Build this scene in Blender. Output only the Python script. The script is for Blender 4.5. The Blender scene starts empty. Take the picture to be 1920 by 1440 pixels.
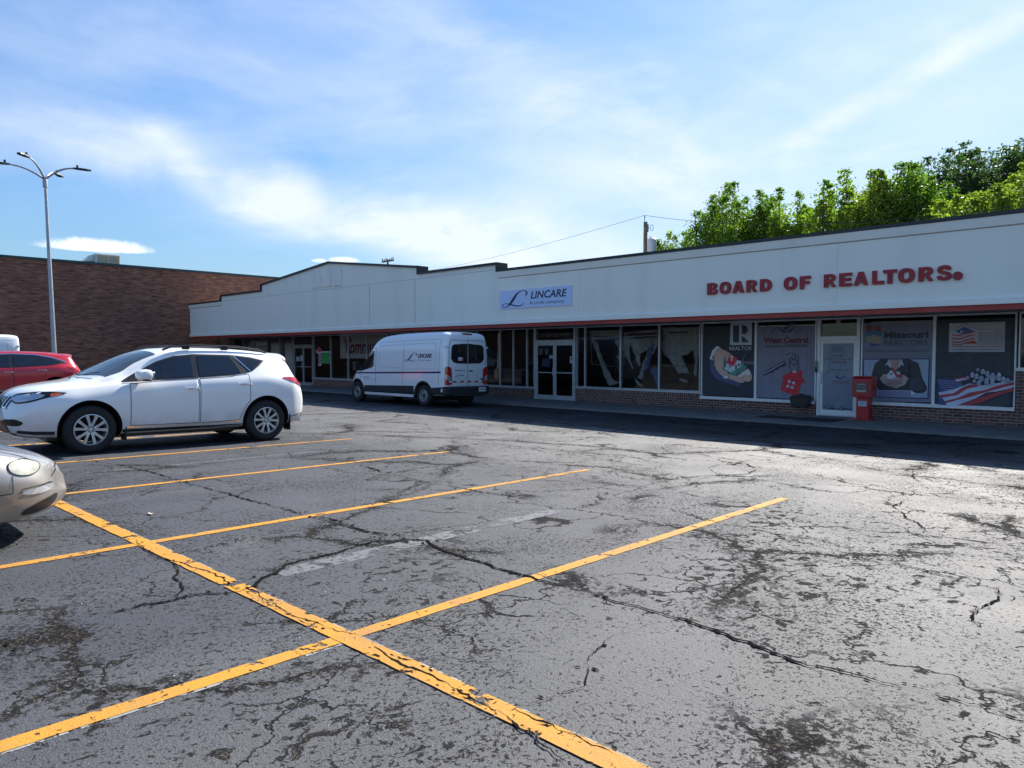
import bpy, bmesh, math, random
from mathutils import Vector, Matrix
from mathutils.bvhtree import BVHTree
PI = math.pi
sc = bpy.context.scene
COL = sc.collection
# ------------------------------------------------------------------ camera
FPX = 1340.08
CR = Vector((0.721873, 0.692024, -0.001195)); CU = Vector((-0.029132, 0.032114, 0.99906)); CF = Vector((-0.691412, 0.721159, -0.043342))
CAMZ = 1.76
cd = bpy.data.cameras.new('camera'); cam = bpy.data.objects.new('camera', cd); COL.objects.link(cam)
cd.sensor_width = 36; cd.lens = FPX/1920*36; cd.clip_start = 0.05; cd.clip_end = 3000
cam.matrix_world = Matrix(((CR.x, CU.x, -CF.x, 0), (CR.y, CU.y, -CF.y, 0), (CR.z, CU.z, -CF.z, CAMZ), (0, 0, 0, 1)))
sc.camera = cam
# ------------------------------------------------------------------ view, sun, sky
sc.view_settings.view_transform = 'Standard'; sc.view_settings.look = 'None'
sc.view_settings.exposure = 1.14; sc.view_settings.gamma = 1
SUN = Vector((-0.16, 1.17, 1.0)).normalized()
sl = bpy.data.lights.new('sun', 'SUN'); so = bpy.data.objects.new('sun', sl); COL.objects.link(so)
sl.energy = 4.8; sl.angle = math.radians(0.53); sl.color = (1.0, 0.95, 0.87)
so.rotation_euler = SUN.to_track_quat('Z', 'Y').to_euler(); so.location = (0, 0, 40)


def ray(x, y):
    return CR*((x-960)/FPX) - CU*((y-720)/FPX) + CF


class NT:
    """small node-tree helper"""
    def __init__(s, tree):
        s.t = tree; s.n = tree.nodes; s.l = tree.links; s.n.clear()

    def add(s, typ, **kw):
        n = s.n.new(typ)
        for k, v in kw.items():
            setattr(n, k, v)
        return n

    def set(s, sock, v):
        if isinstance(v, bpy.types.NodeSocket):
            s.l.new(v, sock)
        elif v is not None:
            try:
                sock.default_value = v
            except Exception:
                sock.default_value = (v[0], v[1], v[2], 1) if len(v) == 3 else v

    def m(s, op, a, b=None, c=None, clamp=False):
        n = s.add('ShaderNodeMath', operation=op); n.use_clamp = clamp
        for i, v in enumerate((a, b, c)):
            if v is not None:
                s.set(n.inputs[i], v)
        return n.outputs[0]

    def vm(s, op, a, b=None):
        n = s.add('ShaderNodeVectorMath', operation=op)
        s.set(n.inputs[0], a)
        if b is not None:
            s.set(n.inputs[1], b)
        return n.outputs['Value'] if op == 'DOT_PRODUCT' else n.outputs[0]

    def ss(s, v, a, b, lo=0.0, hi=1.0):
        n = s.add('ShaderNodeMapRange', interpolation_type='SMOOTHSTEP')
        s.set(n.inputs[0], v); s.set(n.inputs[1], a); s.set(n.inputs[2], b); s.set(n.inputs[3], lo); s.set(n.inputs[4], hi)
        return n.outputs[0]

    def noise(s, vec, scale, detail=3, rough=.5, dist=0, col=False):
        n = s.add('ShaderNodeTexNoise'); s.set(n.inputs['Vector'], vec)
        n.inputs['Scale'].default_value = scale; n.inputs['Detail'].default_value = detail
        n.inputs['Roughness'].default_value = rough; n.inputs['Distortion'].default_value = dist
        return n.outputs['Color' if col else 'Fac']

    def map(s, vec, scale=(1, 1, 1), loc=(0, 0, 0), rot=(0, 0, 0)):
        n = s.add('ShaderNodeMapping'); s.set(n.inputs[0], vec)
        n.inputs['Scale'].default_value = scale; n.inputs['Location'].default_value = loc; n.inputs['Rotation'].default_value = rot
        return n.outputs[0]

    def mix(s, f, a, b, blend='MIX'):
        n = s.add('ShaderNodeMix', data_type='RGBA', blend_type=blend)
        s.set(n.inputs[0], f)
        s.set(n.inputs[6], a if isinstance(a, bpy.types.NodeSocket) else (*a[:3], 1))
        s.set(n.inputs[7], b if isinstance(b, bpy.types.NodeSocket) else (*b[:3], 1))
        return n.outputs[2]

    def bump(s, h, strength, dist, normal=None):
        n = s.add('ShaderNodeBump'); s.set(n.inputs['Height'], h)
        n.inputs['Strength'].default_value = strength; n.inputs['Distance'].default_value = dist
        if normal is not None:
            s.l.new(normal, n.inputs['Normal'])
        return n.outputs[0]


world = bpy.data.worlds.new('World'); sc.world = world; world.use_nodes = True
W = NT(world.node_tree)
sky = W.add('ShaderNodeTexSky', sky_type='NISHITA'); sky.sun_disc = False
sky.sun_elevation = math.asin(SUN.z); sky.sun_rotation = math.atan2(SUN.x, SUN.y)
sky.air_density = 1.25; sky.dust_density = 0.9; sky.ozone_density = 1.6; sky.altitude = 200
D = W.add('ShaderNodeTexCoord').outputs['Generated']
w1 = W.noise(W.map(D, (1, 1, 2.2)), 3.2, 5, .55, .6)
wn = W.m('SUBTRACT', w1, .5)
fine = W.noise(W.map(D, (1, 1, 2.5), rot=(0, .5, .6)), 7, 6, .6, .45)


def streak(a, b, w, amp, wob=.25, soft=1.0, ext=.1, edge=0.):
    A, B = ray(*a).normalized(), ray(*b).normalized()
    n = A.cross(B).normalized(); t = (B-A).normalized()
    v = W.m('ADD', W.vm('DOT_PRODUCT', D, tuple(n)), W.m('MULTIPLY', wn, wob))
    u = W.vm('DOT_PRODUCT', D, tuple(t))
    ua, ub = A.dot(t), B.dot(t)
    f = W.ss(W.m('ABSOLUTE', v), w, w*(1-soft)*.9)
    g = W.m('MULTIPLY', W.ss(u, ua-ext, ua+ext), W.ss(u, ub+ext, ub-ext))
    tex = W.ss(fine, .28, .72, .45+edge, 1)
    return W.m('MULTIPLY', W.m('MULTIPLY', f, g), W.m('MULTIPLY', tex, amp))


cl = W.m('MULTIPLY', W.ss(W.noise(W.map(D, (1, 1, 3), rot=(.2, .4, 1.0)), 1.7, 6, .55, .8), .46, .72), .30)
front = W.ss(W.vm('DOT_PRODUCT', D, tuple(CF)), .2, .6)
for s_ in (streak((-60, 190), (560, 385), .062, .58, .13, ext=.16), streak((250, 270), (900, 470), .055, .52, .12, ext=.16), streak((480, 370), (1250, 520), .080, .66, .14, ext=.2),
           streak((-100, 20), (900, 150), .11, .34, .3, ext=.2), streak((700, 40), (1400, 380), .10, .34, .3, ext=.2), streak((900, 420), (2100, 150), .20, .60, .3, ext=.25),
           streak((1480, 270), (2050, -40), .024, .55, .02, ext=.06)):
    cl = W.m('ADD', cl, s_)


def blob(c, rx, rz, amp):
    C0 = ray(*c).normalized(); R0 = C0.cross(Vector((0, 0, 1))).normalized(); U0 = R0.cross(C0)
    x = W.m('DIVIDE', W.vm('DOT_PRODUCT', D, tuple(R0)), rx)
    z = W.m('SUBTRACT', W.vm('DOT_PRODUCT', D, tuple(U0)), U0.dot(C0))
    z = W.m('DIVIDE', z, rz)
    z = W.m('MULTIPLY', z, W.m('ADD', 1.0, W.m('MULTIPLY', W.m('LESS_THAN', z, 0), 1.8)))
    r = W.m('ADD', W.m('ADD', W.m('MULTIPLY', x, x), W.m('MULTIPLY', z, z)), W.m('MULTIPLY', W.m('SUBTRACT', W.noise(D, 60, 5, .65), .5), 1.3))
    return W.m('MULTIPLY', W.m('MULTIPLY', W.ss(r, 1.25, .25), amp), front)


b1 = W.m('MAXIMUM', blob((182, 466), .060, .0125, 1), W.m('MAXIMUM', blob((645, 489), .022, .006, .9), blob((600, 490), .012, .004, .7)))
cl = W.m('MULTIPLY', cl, 1.0, clamp=True)
skc = sky.outputs[0]
up = W.add('ShaderNodeSeparateXYZ'); W.l.new(D, up.inputs[0])
CLOUD = (4.6, 4.95, 5.5)
lum = W.add('ShaderNodeRGBToBW'); W.l.new(skc, lum.inputs[0])
kk = W.m('DIVIDE', 1.0, W.m('ADD', 1.0, W.m('MULTIPLY', lum.outputs[0], .10)))      # the haze near the sun is thinner than the model's
kc = W.add('ShaderNodeCombineXYZ'); W.set(kc.inputs[0], kk); W.set(kc.inputs[1], kk); W.set(kc.inputs[2], kk)
skc = W.mix(1.0, skc, kc.outputs[0], 'MULTIPLY')
tint = W.mix(1.0, skc, (0.60, .81, 1.08), 'MULTIPLY')
c1 = W.mix(W.m('MULTIPLY', cl, .85), tint, CLOUD)
c2 = W.mix(b1, c1, (5.2, 5.6, 6.2))
bg = W.add('ShaderNodeBackground'); W.l.new(c2, bg.inputs[0]); bg.inputs[1].default_value = 0.097
wo = W.add('ShaderNodeOutputWorld'); W.l.new(bg.outputs[0], wo.inputs[0])

# ------------------------------------------------------------------ helpers
def gz(y):
    return .018*(17.3-max(y, -12.0)) if y < 17.3 else 0.0


def ground(x, y, dz=0):            # photograph pixel -> point of the sloping lot
    d = ray(x, y); t = (.018*17.3+dz-CAMZ)/(d.z+.018*d.y); return Vector((0, 0, CAMZ))+d*t


def onY(x, y, Y):                  # photograph pixel -> point of the vertical plane y=Y
    d = ray(x, y); return Vector((0, 0, CAMZ))+d*(Y/d.y)


def material(name, color, rough=.5, metal=0., spec=.5, coat=0., noise=0., nscale=8., bump=0., bscale=60., emit=None, alpha=None):
    mt = bpy.data.materials.new(name); mt.use_nodes = True
    t = NT(mt.node_tree)
    b = t.add('ShaderNodeBsdfPrincipled'); o = t.add('ShaderNodeOutputMaterial'); t.l.new(b.outputs[0], o.inputs[0])
    b.inputs['Roughness'].default_value = rough; b.inputs['Metallic'].default_value = metal
    b.inputs['Specular IOR Level'].default_value = spec; b.inputs['Coat Weight'].default_value = coat
    b.inputs['Coat Roughness'].default_value = .03
    co = t.add('ShaderNodeTexCoord').outputs['Object']
    if noise:
        f = t.noise(co, nscale, 5, .6)
        dark = tuple(c*(1-noise) for c in color)
        t.set(b.inputs['Base Color'], t.mix(t.ss(f, .3, .7), dark, color))
        t.set(b.inputs['Roughness'], t.ss(t.noise(co, nscale*2.3, 3), .3, .7, max(rough-.08, .02), min(rough+.1, 1)))
    else:
        b.inputs['Base Color'].default_value = (*color, 1)
    if bump:
        t.set(b.inputs['Normal'], t.bump(t.noise(co, bscale, 4, .6), bump, .01))
    if emit:
        b.inputs['Emission Color'].default_value = (*color, 1); b.inputs['Emission Strength'].default_value = emit
    return mt


_flat = {}


def flat(c, rough=.55):
    k = (tuple(round(v, 4) for v in c), rough)
    if k not in _flat:
        _flat[k] = material('print', c, rough, noise=.12, nscale=3.)
    return _flat[k]


class MB:
    def __init__(s):
        s.v = []; s.f = []; s.m = []; s.mats = []

    def mi(s, mat):
        if mat not in s.mats:
            s.mats.append(mat)
        return s.mats.index(mat)

    def add(s, vs, fs, mat):
        o = len(s.v); s.v += [tuple(p) for p in vs]; k = s.mi(mat)
        for f in fs:
            s.f.append([i+o for i in f]); s.m.append(k)
        return s

    def box(s, x0, x1, y0, y1, z0, z1, mat):
        return s.add([(x0, y0, z0), (x1, y0, z0), (x1, y1, z0), (x0, y1, z0), (x0, y0, z1), (x1, y0, z1), (x1, y1, z1), (x0, y1, z1)],
                     [(0, 3, 2, 1), (4, 5, 6, 7), (0, 1, 5, 4), (1, 2, 6, 5), (2, 3, 7, 6), (3, 0, 4, 7)], mat)

    def poly(s, pts, mat):
        return s.add(pts, [tuple(range(len(pts)))], mat)

    def prismY(s, pts, y0, y1, mat):       # closed (x,z) outline extruded along y
        n = len(pts)
        vs = [(p[0], y0, p[1]) for p in pts]+[(p[0], y1, p[1]) for p in pts]
        return s.add(vs, [tuple(range(n)), tuple(range(2*n-1, n-1, -1))]+[(i, i+n, (i+1) % n+n, (i+1) % n) for i in range(n)], mat)

    def tube(s, pts, r, mat, n=10, cap=True):
        pts = [Vector(p) for p in pts]; rs = r if isinstance(r, (list, tuple)) else [r]*len(pts)
        vs = []; fs = []; prev = None
        for i, p in enumerate(pts):
            t = (pts[min(i+1, len(pts)-1)]-pts[max(i-1, 0)]).normalized()
            if prev is None:
                a = t.orthogonal().normalized()
            else:
                a = (prev-t*prev.dot(t)).normalized()
            prev = a; b = t.cross(a)
            for k in range(n):
                q = 2*PI*k/n; vs.append(p+(a*math.cos(q)+b*math.sin(q))*rs[i])
        for i in range(len(pts)-1):
            for k in range(n):
                fs.append((i*n+k, i*n+(k+1) % n, (i+1)*n+(k+1) % n, (i+1)*n+k))
        if cap:
            fs += [tuple(range(n-1, -1, -1)), tuple(range((len(pts)-1)*n, len(pts)*n))]
        return s.add(vs, fs, mat)

    def lathe(s, prof, c, mat, axis='Z', n=32, closed=False):
        vs = []; fs = []; k = len(prof)
        for i in range(n):
            a = 2*PI*i/n; ca, sa = math.cos(a), math.sin(a)
            for r, h in prof:
                if axis == 'Z': q = (r*ca, r*sa, h)
                elif axis == 'Y': q = (r*ca, h, r*sa)
                else: q = (h, r*ca, r*sa)
                vs.append((c[0]+q[0], c[1]+q[1], c[2]+q[2]))
        for i in range(n):
            j = (i+1) % n
            for q in range(k if closed else k-1):
                q2 = (q+1) % k; fs.append((i*k+q, j*k+q, j*k+q2, i*k+q2))
        return s.add(vs, fs, mat)

    def build(s, name, parent=None, smooth=False, bevel=0., local=False, angle=35, fix=True):
        me = bpy.data.meshes.new(name)
        vs = s.v
        if parent is not None and not local:
            L = parent.location; vs = [(p[0]-L.x, p[1]-L.y, p[2]-L.z) for p in vs]
        me.from_pydata(vs, [], s.f)
        for mt in s.mats:
            me.materials.append(mt)
        me.polygons.foreach_set('material_index', s.m)
        me.update()
        if fix:
            bm = bmesh.new(); bm.from_mesh(me); bmesh.ops.recalc_face_normals(bm, faces=bm.faces)
            if smooth:
                for e in bm.edges:
                    if len(e.link_faces) == 2 and e.calc_face_angle(0) > math.radians(angle):
                        e.smooth = False
            bm.to_mesh(me); bm.free()
        if smooth:
            me.polygons.foreach_set('use_smooth', [True]*len(me.polygons))
        o = bpy.data.objects.new(name, me); COL.objects.link(o)
        if parent is not None:
            o.parent = parent
        if bevel:
            md = o.modifiers.new('bevel', 'BEVEL'); md.width = bevel; md.segments = 2; md.limit_method = 'ANGLE'; md.angle_limit = math.radians(40)
        return o


def tag(o, label=None, cat=None, group=None, kind=None):
    if label: o['label'] = label
    if cat: o['category'] = cat
    if group: o['group'] = group
    if kind: o['kind'] = kind
    return o


def empty(name, loc, label, cat, group=None, rot=(0, 0, 0)):
    o = bpy.data.objects.new(name, None); COL.objects.link(o); o.location = loc; o.rotation_euler = rot
    return tag(o, label, cat, group)


def copy_tree(o, parent=None):
    c = o.copy(); COL.objects.link(c); c.parent = parent
    for ch in list(o.children):
        copy_tree(ch, c)
    return c


_tc = {}


def text2d(body, bold=0., shear=0., space=1.):
    k = (body, bold, shear, space)
    if k not in _tc:
        cu = bpy.data.curves.new('t', 'FONT'); cu.body = body; cu.offset = bold; cu.shear = shear; cu.space_character = space
        cu.fill_mode = 'FRONT'; cu.resolution_u = 3
        ob = bpy.data.objects.new('t', cu); COL.objects.link(ob)
        dg = bpy.context.evaluated_depsgraph_get()
        me = bpy.data.meshes.new_from_object(ob.evaluated_get(dg))
        vs = [(v.co.x, v.co.y) for v in me.vertices]; fs = [tuple(p.vertices) for p in me.polygons]
        bpy.data.objects.remove(ob); bpy.data.curves.remove(cu); bpy.data.meshes.remove(me)
        x0 = min(v[0] for v in vs); x1 = max(v[0] for v in vs)
        cap = .70
        _tc[k] = ([((v[0]-x0)/(x1-x0), v[1]/cap) for v in vs], fs, (x1-x0)/cap)
    return _tc[k]


def text_on(mb, body, u0, u1, v0, v1, fn, mat, bold=0., shear=0., space=1.):
    """text from u0 to u1 with its capitals from v0 to v1; fn(u,v)->point"""
    vs, fs, _ = text2d(body, bold, shear, space)
    mb.add([fn(u0+(u1-u0)*a, v0+(v1-v0)*b) for a, b in vs], fs, mat)


def solid_text(mb, body, u0, u1, v0, v1, y, depth, mat, bold=0.):
    """raised letters standing off the plane y by depth, facing -y"""
    vs, fs, _ = text2d(body, bold)
    P = [(u0+(u1-u0)*a, v0+(v1-v0)*b) for a, b in vs]; n = len(P)
    edges = {}
    for f in fs:
        for i in range(len(f)):
            e = (f[i], f[(i+1) % len(f)]); edges[e] = edges.get(e, 0)+1
    side = [(a, b, b+n, a+n) for (a, b) in edges if (b, a) not in edges]
    mb.add([(p[0], y-depth, p[1]) for p in P]+[(p[0], y, p[1]) for p in P], list(fs)+side, mat)


rnd = random.Random(7)
# ------------------------------------------------------------------ materials
def asphalt_mat():
    mt = bpy.data.materials.new('asphalt'); mt.use_nodes = True; t = NT(mt.node_tree)
    b = t.add('ShaderNodeBsdfPrincipled'); o = t.add('ShaderNodeOutputMaterial'); t.l.new(b.outputs[0], o.inputs[0])
    co = t.add('ShaderNodeTexCoord').outputs['Object']
    big = t.noise(co, .16, 4, .55); mid = t.noise(co, .9, 5, .6, .4); fine = t.noise(co, 70, 3, .7); grit = t.noise(co, 190, 2, .6)
    warp = t.vm('ADD', co, t.vm('SCALE', t.noise(co, 2.5, 4, .6, col=True), None))
    sx = t.add('ShaderNodeSeparateXYZ'); t.l.new(co, sx.inputs[0])
    # pits: ragged patches where the seal coat has flaked off
    base = t.mix(t.ss(big, .35, .65), (.017, .020, .030), (.037, .040, .050))
    base = t.mix(t.ss(t.m('ADD', sx.outputs[1], t.m('MULTIPLY', mid, 2.0)), 7.5, 9.5, 0, .8), base, (.128, .125, .119))
    base = t.mix(t.ss(t.m('ADD', sx.outputs[1], t.m('MULTIPLY', mid, .8)), 13.0, 13.4, 0, .92), base, (.010, .011, .014))  # darker lane along the shops: deepens the building's shadow in the base colour
    base = t.mix(t.ss(t.noise(t.map(co, (.7, .16, 1)), 1.1, 4, .6), .45, .75), base, (.066, .068, .076))
    base = t.mix(t.ss(t.m('ADD', sx.outputs[0], t.m('MULTIPLY', mid, 3.0)), -2.4, 1.6, 0, .85), base, (.118, .115, .110))
    base = t.mix(t.ss(fine, .45, .78, 0, .55), base, (.090, .090, .098)); base = t.mix(t.ss(grit, .52, .36, 0, .75), base, (.016, .016, .018))
    pn = t.noise(t.map(co, (1, .75, 1)), 12, 6, .68, .7)
    aisle = t.ss(t.m('ADD', sx.outputs[0], t.m('MULTIPLY', mid, 3.0)), -3.5, 1.0)
    dens = t.m('ADD', t.ss(t.noise(co, .55, 3, .55), .34, .70, .15, -.01), t.m('MULTIPLY_ADD', aisle, -.075, .03))
    pit = t.ss(t.m('SUBTRACT', pn, dens), .555, .575)
    pn2 = t.noise(co, 30, 5, .66, .8); dens2 = t.ss(t.noise(t.map(co, loc=(9, 3, 0)), .7, 3, .55), .40, .70, .17, .02)
    pit2 = t.ss(t.m('SUBTRACT', pn2, dens2), .56, .60)
    pit = t.m('MAXIMUM', pit, pit2)
    pn3 = t.noise(t.map(co, (1, .8, 1)), 48, 4, .6, .8); pit = t.m('MAXIMUM', pit, t.m('MULTIPLY', t.ss(t.m('SUBTRACT', pn3, t.ss(t.noise(t.map(co, loc=(2, 6, 0)), .8, 4, .6), .3, .7, .05, -.06)), .60, .63), .9))
    # hair cracks
    wv = t.add('ShaderNodeVectorMath', operation='MULTIPLY_ADD'); t.l.new(t.noise(co, 1.6, 5, .65, col=True), wv.inputs[0])
    wv.inputs[1].default_value = (.9, .9, 0); t.l.new(co, wv.inputs[2])
    vo = t.add('ShaderNodeTexVoronoi', feature='DISTANCE_TO_EDGE'); vo.inputs['Scale'].default_value = .42; t.l.new(wv.outputs[0], vo.inputs['Vector'])
    ck = t.m('MULTIPLY', t.ss(vo.outputs[0], .013, .005), t.ss(t.noise(co, .5, 2), .44, .56))
    vo2 = t.add('ShaderNodeTexVoronoi', feature='DISTANCE_TO_EDGE'); vo2.inputs['Scale'].default_value = 3.2; t.l.new(wv.outputs[0], vo2.inputs['Vector'])
    ck2 = t.m('MULTIPLY', t.ss(vo2.outputs[0], .05, .02), t.ss(t.noise(t.map(co, loc=(4, 8, 1)), .42, 4, .65), .57, .64))
    near = t.m('MULTIPLY', t.ss(vo.outputs[0], .085, .01), t.ss(t.noise(co, .5, 2), .42, .54))
    crumb = t.m('MULTIPLY', t.ss(t.m('ADD', t.noise(co, 26, 5, .66, .6), t.m('MULTIPLY', near, .10)), .60, .62), near)
    pit = t.m('MAXIMUM', pit, crumb)
    vo3 = t.add('ShaderNodeTexVoronoi', feature='DISTANCE_TO_EDGE'); vo3.inputs['Scale'].default_value = 1.15; t.l.new(wv.outputs[0], vo3.inputs['Vector'])
    ck3 = t.m('MULTIPLY', t.ss(vo3.outputs[0], .016, .006), t.ss(t.noise(t.map(co, loc=(5, 2, 0)), .8, 4, .65), .47, .55)); pit = t.m('MAXIMUM', pit, ck3)
    dark = t.m('MAXIMUM', t.m('MULTIPLY', pit, .9), t.m('MAXIMUM', ck, t.m('MULTIPLY', ck2, .5)))
    col = t.mix(dark, base, t.mix(t.ss(fine, .55, .62), (.014, .014, .015), (.10, .085, .065)))
    dust = t.m('MULTIPLY', t.ss(t.noise(t.map(co, loc=(1, 7, 0)), .38, 5, .7), .60, .72), .35)
    col = t.mix(dust, col, (.13, .125, .12))
    t.set(b.inputs['Base Color'], col)
    r = t.ss(mid, .3, .7, .66, .76)
    r = t.m('ADD', r, t.m('MULTIPLY', dark, .45)); t.set(b.inputs['Roughness'], r)
    t.set(b.inputs['Specular IOR Level'], t.m('MULTIPLY', t.ss(dark, 0, 1, .55, .04), t.ss(sx.outputs[1], 12.5, 14.0, 1.0, .45)))
    h = t.m('ADD', t.m('MULTIPLY', fine, .8), t.m('ADD', t.m('MULTIPLY', grit, .35), t.m('MULTIPLY', dark, -1.4)))
    t.set(b.inputs['Normal'], t.bump(h, .8, .011))
    return mt


def brick_mat(name, c1, c2, mortar, bw=.2, bh=.0677, ax='X', rot=False, msize=.008, var=.5):
    mt = bpy.data.materials.new(name); mt.use_nodes = True; t = NT(mt.node_tree)
    b = t.add('ShaderNodeBsdfPrincipled'); o = t.add('ShaderNodeOutputMaterial'); t.l.new(b.outputs[0], o.inputs[0])
    co = t.add('ShaderNodeTexCoord').outputs['Object']
    sp = t.add('ShaderNodeSeparateXYZ'); t.l.new(co, sp.inputs[0]); cb = t.add('ShaderNodeCombineXYZ')
    t.l.new(sp.outputs[ax], cb.inputs[0]); t.l.new(sp.outputs['Z'], cb.inputs[1])
    v = cb.outputs[0]
    if rot:
        v = t.map(v, rot=(0, 0, PI/2))
    br = t.add('ShaderNodeTexBrick'); t.l.new(v, br.inputs['Vector']); br.inputs['Scale'].default_value = 1
    br.inputs['Brick Width'].default_value = bw; br.inputs['Row Height'].default_value = bh; br.inputs['Mortar Size'].default_value = msize
    br.inputs['Mortar Smooth'].default_value = .15; br.inputs['Bias'].default_value = 0
    br.inputs['Color1'].default_value = (0, 0, 0, 1); br.inputs['Color2'].default_value = (1, 1, 1, 1); br.inputs['Mortar'].default_value = (.5, .5, .5, 1)
    k = br.outputs['Color']
    c = t.mix(k, c1, c2)
    # a few burnt dark bricks, spread by a stretched noise on the brick's own scale
    nz = t.noise(t.map(v, (1/bw*.9, 1/bh*.9, 1)), 1.0, 2, .5)
    c = t.mix(t.ss(nz, .56, .66, 0, .85), c, (c1[0]*.28, c1[1]*.35, c1[2]*.5))
    c = t.mix(t.ss(nz, .42, .32, 0, var), c, (c2[0]*1.35, c2[1]*1.2, c2[2]*1.05))
    c = t.mix(t.ss(t.noise(co, .35, 4, .6), .35, .7, 0, .35), c, (c1[0]*.75, c1[1]*.7, c1[2]*.65))
    c = t.mix(br.outputs['Fac'], c, mortar)
    t.set(b.inputs['Base Color'], c); b.inputs['Roughness'].default_value = .85
    h = t.m('ADD', t.m('MULTIPLY', br.outputs['Fac'], -1.0), t.m('MULTIPLY', t.noise(co, 60, 3), .3))
    t.set(b.inputs['Normal'], t.bump(h, .6, .008))
    return mt


def paint_mat():
    mt = bpy.data.materials.new('fascia_paint'); mt.use_nodes = True; t = NT(mt.node_tree)
    b = t.add('ShaderNodeBsdfPrincipled'); o = t.add('ShaderNodeOutputMaterial'); t.l.new(b.outputs[0], o.inputs[0])
    co = t.add('ShaderNodeTexCoord').outputs['Object']
    st = t.noise(t.map(co, (1.4, 1, .3)), .8, 5, .6)
    c = t.mix(t.ss(st, .45, .75), (.88, .87, .78), (.82, .805, .72))
    c = t.mix(t.ss(t.noise(co, .5, 3), .4, .7, 0, .4), c, (.85, .835, .75))
    t.set(b.inputs['Base Color'], c); t.set(b.inputs['Roughness'], t.ss(st, .3, .7, .38, .55))
    h = t.m('ADD', t.noise(t.map(co, (1, 1, .5)), 1.5, 3), t.m('MULTIPLY', t.noise(co, 90, 2), .06))
    t.set(b.inputs['Normal'], t.bump(h, .35, .02))
    return mt


def pane_mat(name, tint, refl=1.0):
    mt = bpy.data.materials.new(name); mt.use_nodes = True; t = NT(mt.node_tree)
    o = t.add('ShaderNodeOutputMaterial'); tr = t.add('ShaderNodeBsdfTransparent'); gl = t.add('ShaderNodeBsdfGlossy')
    tr.inputs[0].default_value = (*tint, 1); gl.inputs['Roughness'].default_value = .015
    co = t.add('ShaderNodeTexCoord').outputs['Object']
    t.set(gl.inputs['Normal'], t.bump(t.noise(co, .9, 2), .05, .05))
    fr = t.add('ShaderNodeFresnel'); fr.inputs[0].default_value = 1.52
    ms = t.add('ShaderNodeMixShader'); t.set(ms.inputs[0], t.m('MULTIPLY', fr.outputs[0], refl, clamp=True))
    t.l.new(tr.outputs[0], ms.inputs[1]); t.l.new(gl.outputs[0], ms.inputs[2]); t.l.new(ms.outputs[0], o.inputs[0])
    return mt


def line_mat(name, c, c2, wear, under=None, grime=.5):
    mt = bpy.data.materials.new(name); mt.use_nodes = True; t = NT(mt.node_tree)
    b = t.add('ShaderNodeBsdfPrincipled'); o = t.add('ShaderNodeOutputMaterial')
    co = t.add('ShaderNodeTexCoord').outputs['Object']
    n = t.noise(co, 5, 6, .68, .4); n2 = t.noise(co, 24, 4, .6, .5)
    col = t.mix(t.ss(t.noise(co, 2.2, 4), .35, .7), c, c2)
    col = t.mix(t.ss(t.noise(co, 60, 3, .7), .5, .8, 0, .5), col, (c[0]*.75, c[1]*.7, c[2]*.6))
    if name != 'crack':
        col = t.mix(t.ss(t.noise(t.map(co, loc=(3, 1, 0)), 3.2, 5, .7), .48, .70, 0, .42), col, (c[0]*.45+.05, c[1]*.5+.05, c[2]*.5+.06)); col = t.mix(t.ss(t.noise(co, 140, 2, .7), .58, .72, 0, .5), col, (.06, .055, .05))
    t.set(b.inputs['Base Color'], col); b.inputs['Roughness'].default_value = .7; b.inputs['Specular IOR Level'].default_value = 0 if name == 'crack' else .25
    t.set(b.inputs['Normal'], t.bump(t.noise(co, 70, 3, .7), .55, .008))
    a = t.m('MAXIMUM', t.ss(n, wear, wear+.03), t.ss(n2, wear+.05, wear+.08))
    tr = t.add('ShaderNodeBsdfTransparent'); ms = t.add('ShaderNodeMixShader')
    t.l.new(a, ms.inputs[0]); t.l.new(b.outputs[0], ms.inputs[1]); t.l.new(tr.outputs[0], ms.inputs[2]); t.l.new(ms.outputs[0], o.inputs[0])
    return mt


M = {}
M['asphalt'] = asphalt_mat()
M['crack'] = line_mat('crack', (.012, .012, .012), (.022, .02, .018), .63)
M['concrete'] = material('concrete', (.20, .198, .19), .85, noise=.3, nscale=2.2, bump=.3, bscale=120)
M['joint'] = material('joint', (.06, .058, .055), .95)
M['yellow'] = line_mat('yellow_paint', (.50, .235, .024), (.42, .205, .042), .585)
M['yellow2'] = line_mat('worn_yellow_paint', (.58, .29, .04), (.46, .26, .08), .54)
M['oldwhite'] = line_mat('faded_white_paint', (.15, .153, .16), (.105, .108, .115), .52)
M['underwhite'] = line_mat('white_paint_edge', (.30, .30, .29), (.22, .22, .22), .50)
M['bigbrick'] = brick_mat('long_brick', (.18, .076, .048), (.37, .155, .095), (.12, .088, .066), bw=.42, bh=.083, ax='Y', msize=.006, var=1.0)
M['brick'] = brick_mat('shop_brick', (.11, .045, .038), (.22, .095, .075), (.32, .28, .25), bw=.215, bh=.072)
M['soldier'] = brick_mat('soldier_brick', (.11, .045, .038), (.22, .095, .075), (.32, .28, .25), bw=.2, bh=.072, rot=True)
M['coping'] = material('coping_metal', (.03, .07, .08), .4, metal=.3)
M['fascia'] = paint_mat()
M['cap'] = material('black_cap_metal', (.022, .024, .028), .38, metal=.2, noise=.2)
M['redtrim'] = material('red_trim', (.42, .04, .03), .45, noise=.2, nscale=4)
M['alu'] = material('aluminium', (.66, .69, .72), .38, metal=.4, noise=.15, nscale=5)
M['alud'] = material('dull_frame', (.40, .41, .42), .5, metal=.3, noise=.2, nscale=5)
M['whiteframe'] = material('white_frame', (.84, .86, .86), .4, noise=.08)
M['soffit'] = material('soffit', (.38, .37, .35), .7, noise=.2)
M['room'] = material('room_wall', (.055, .05, .052), .8, noise=.3, nscale=1.2)
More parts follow.
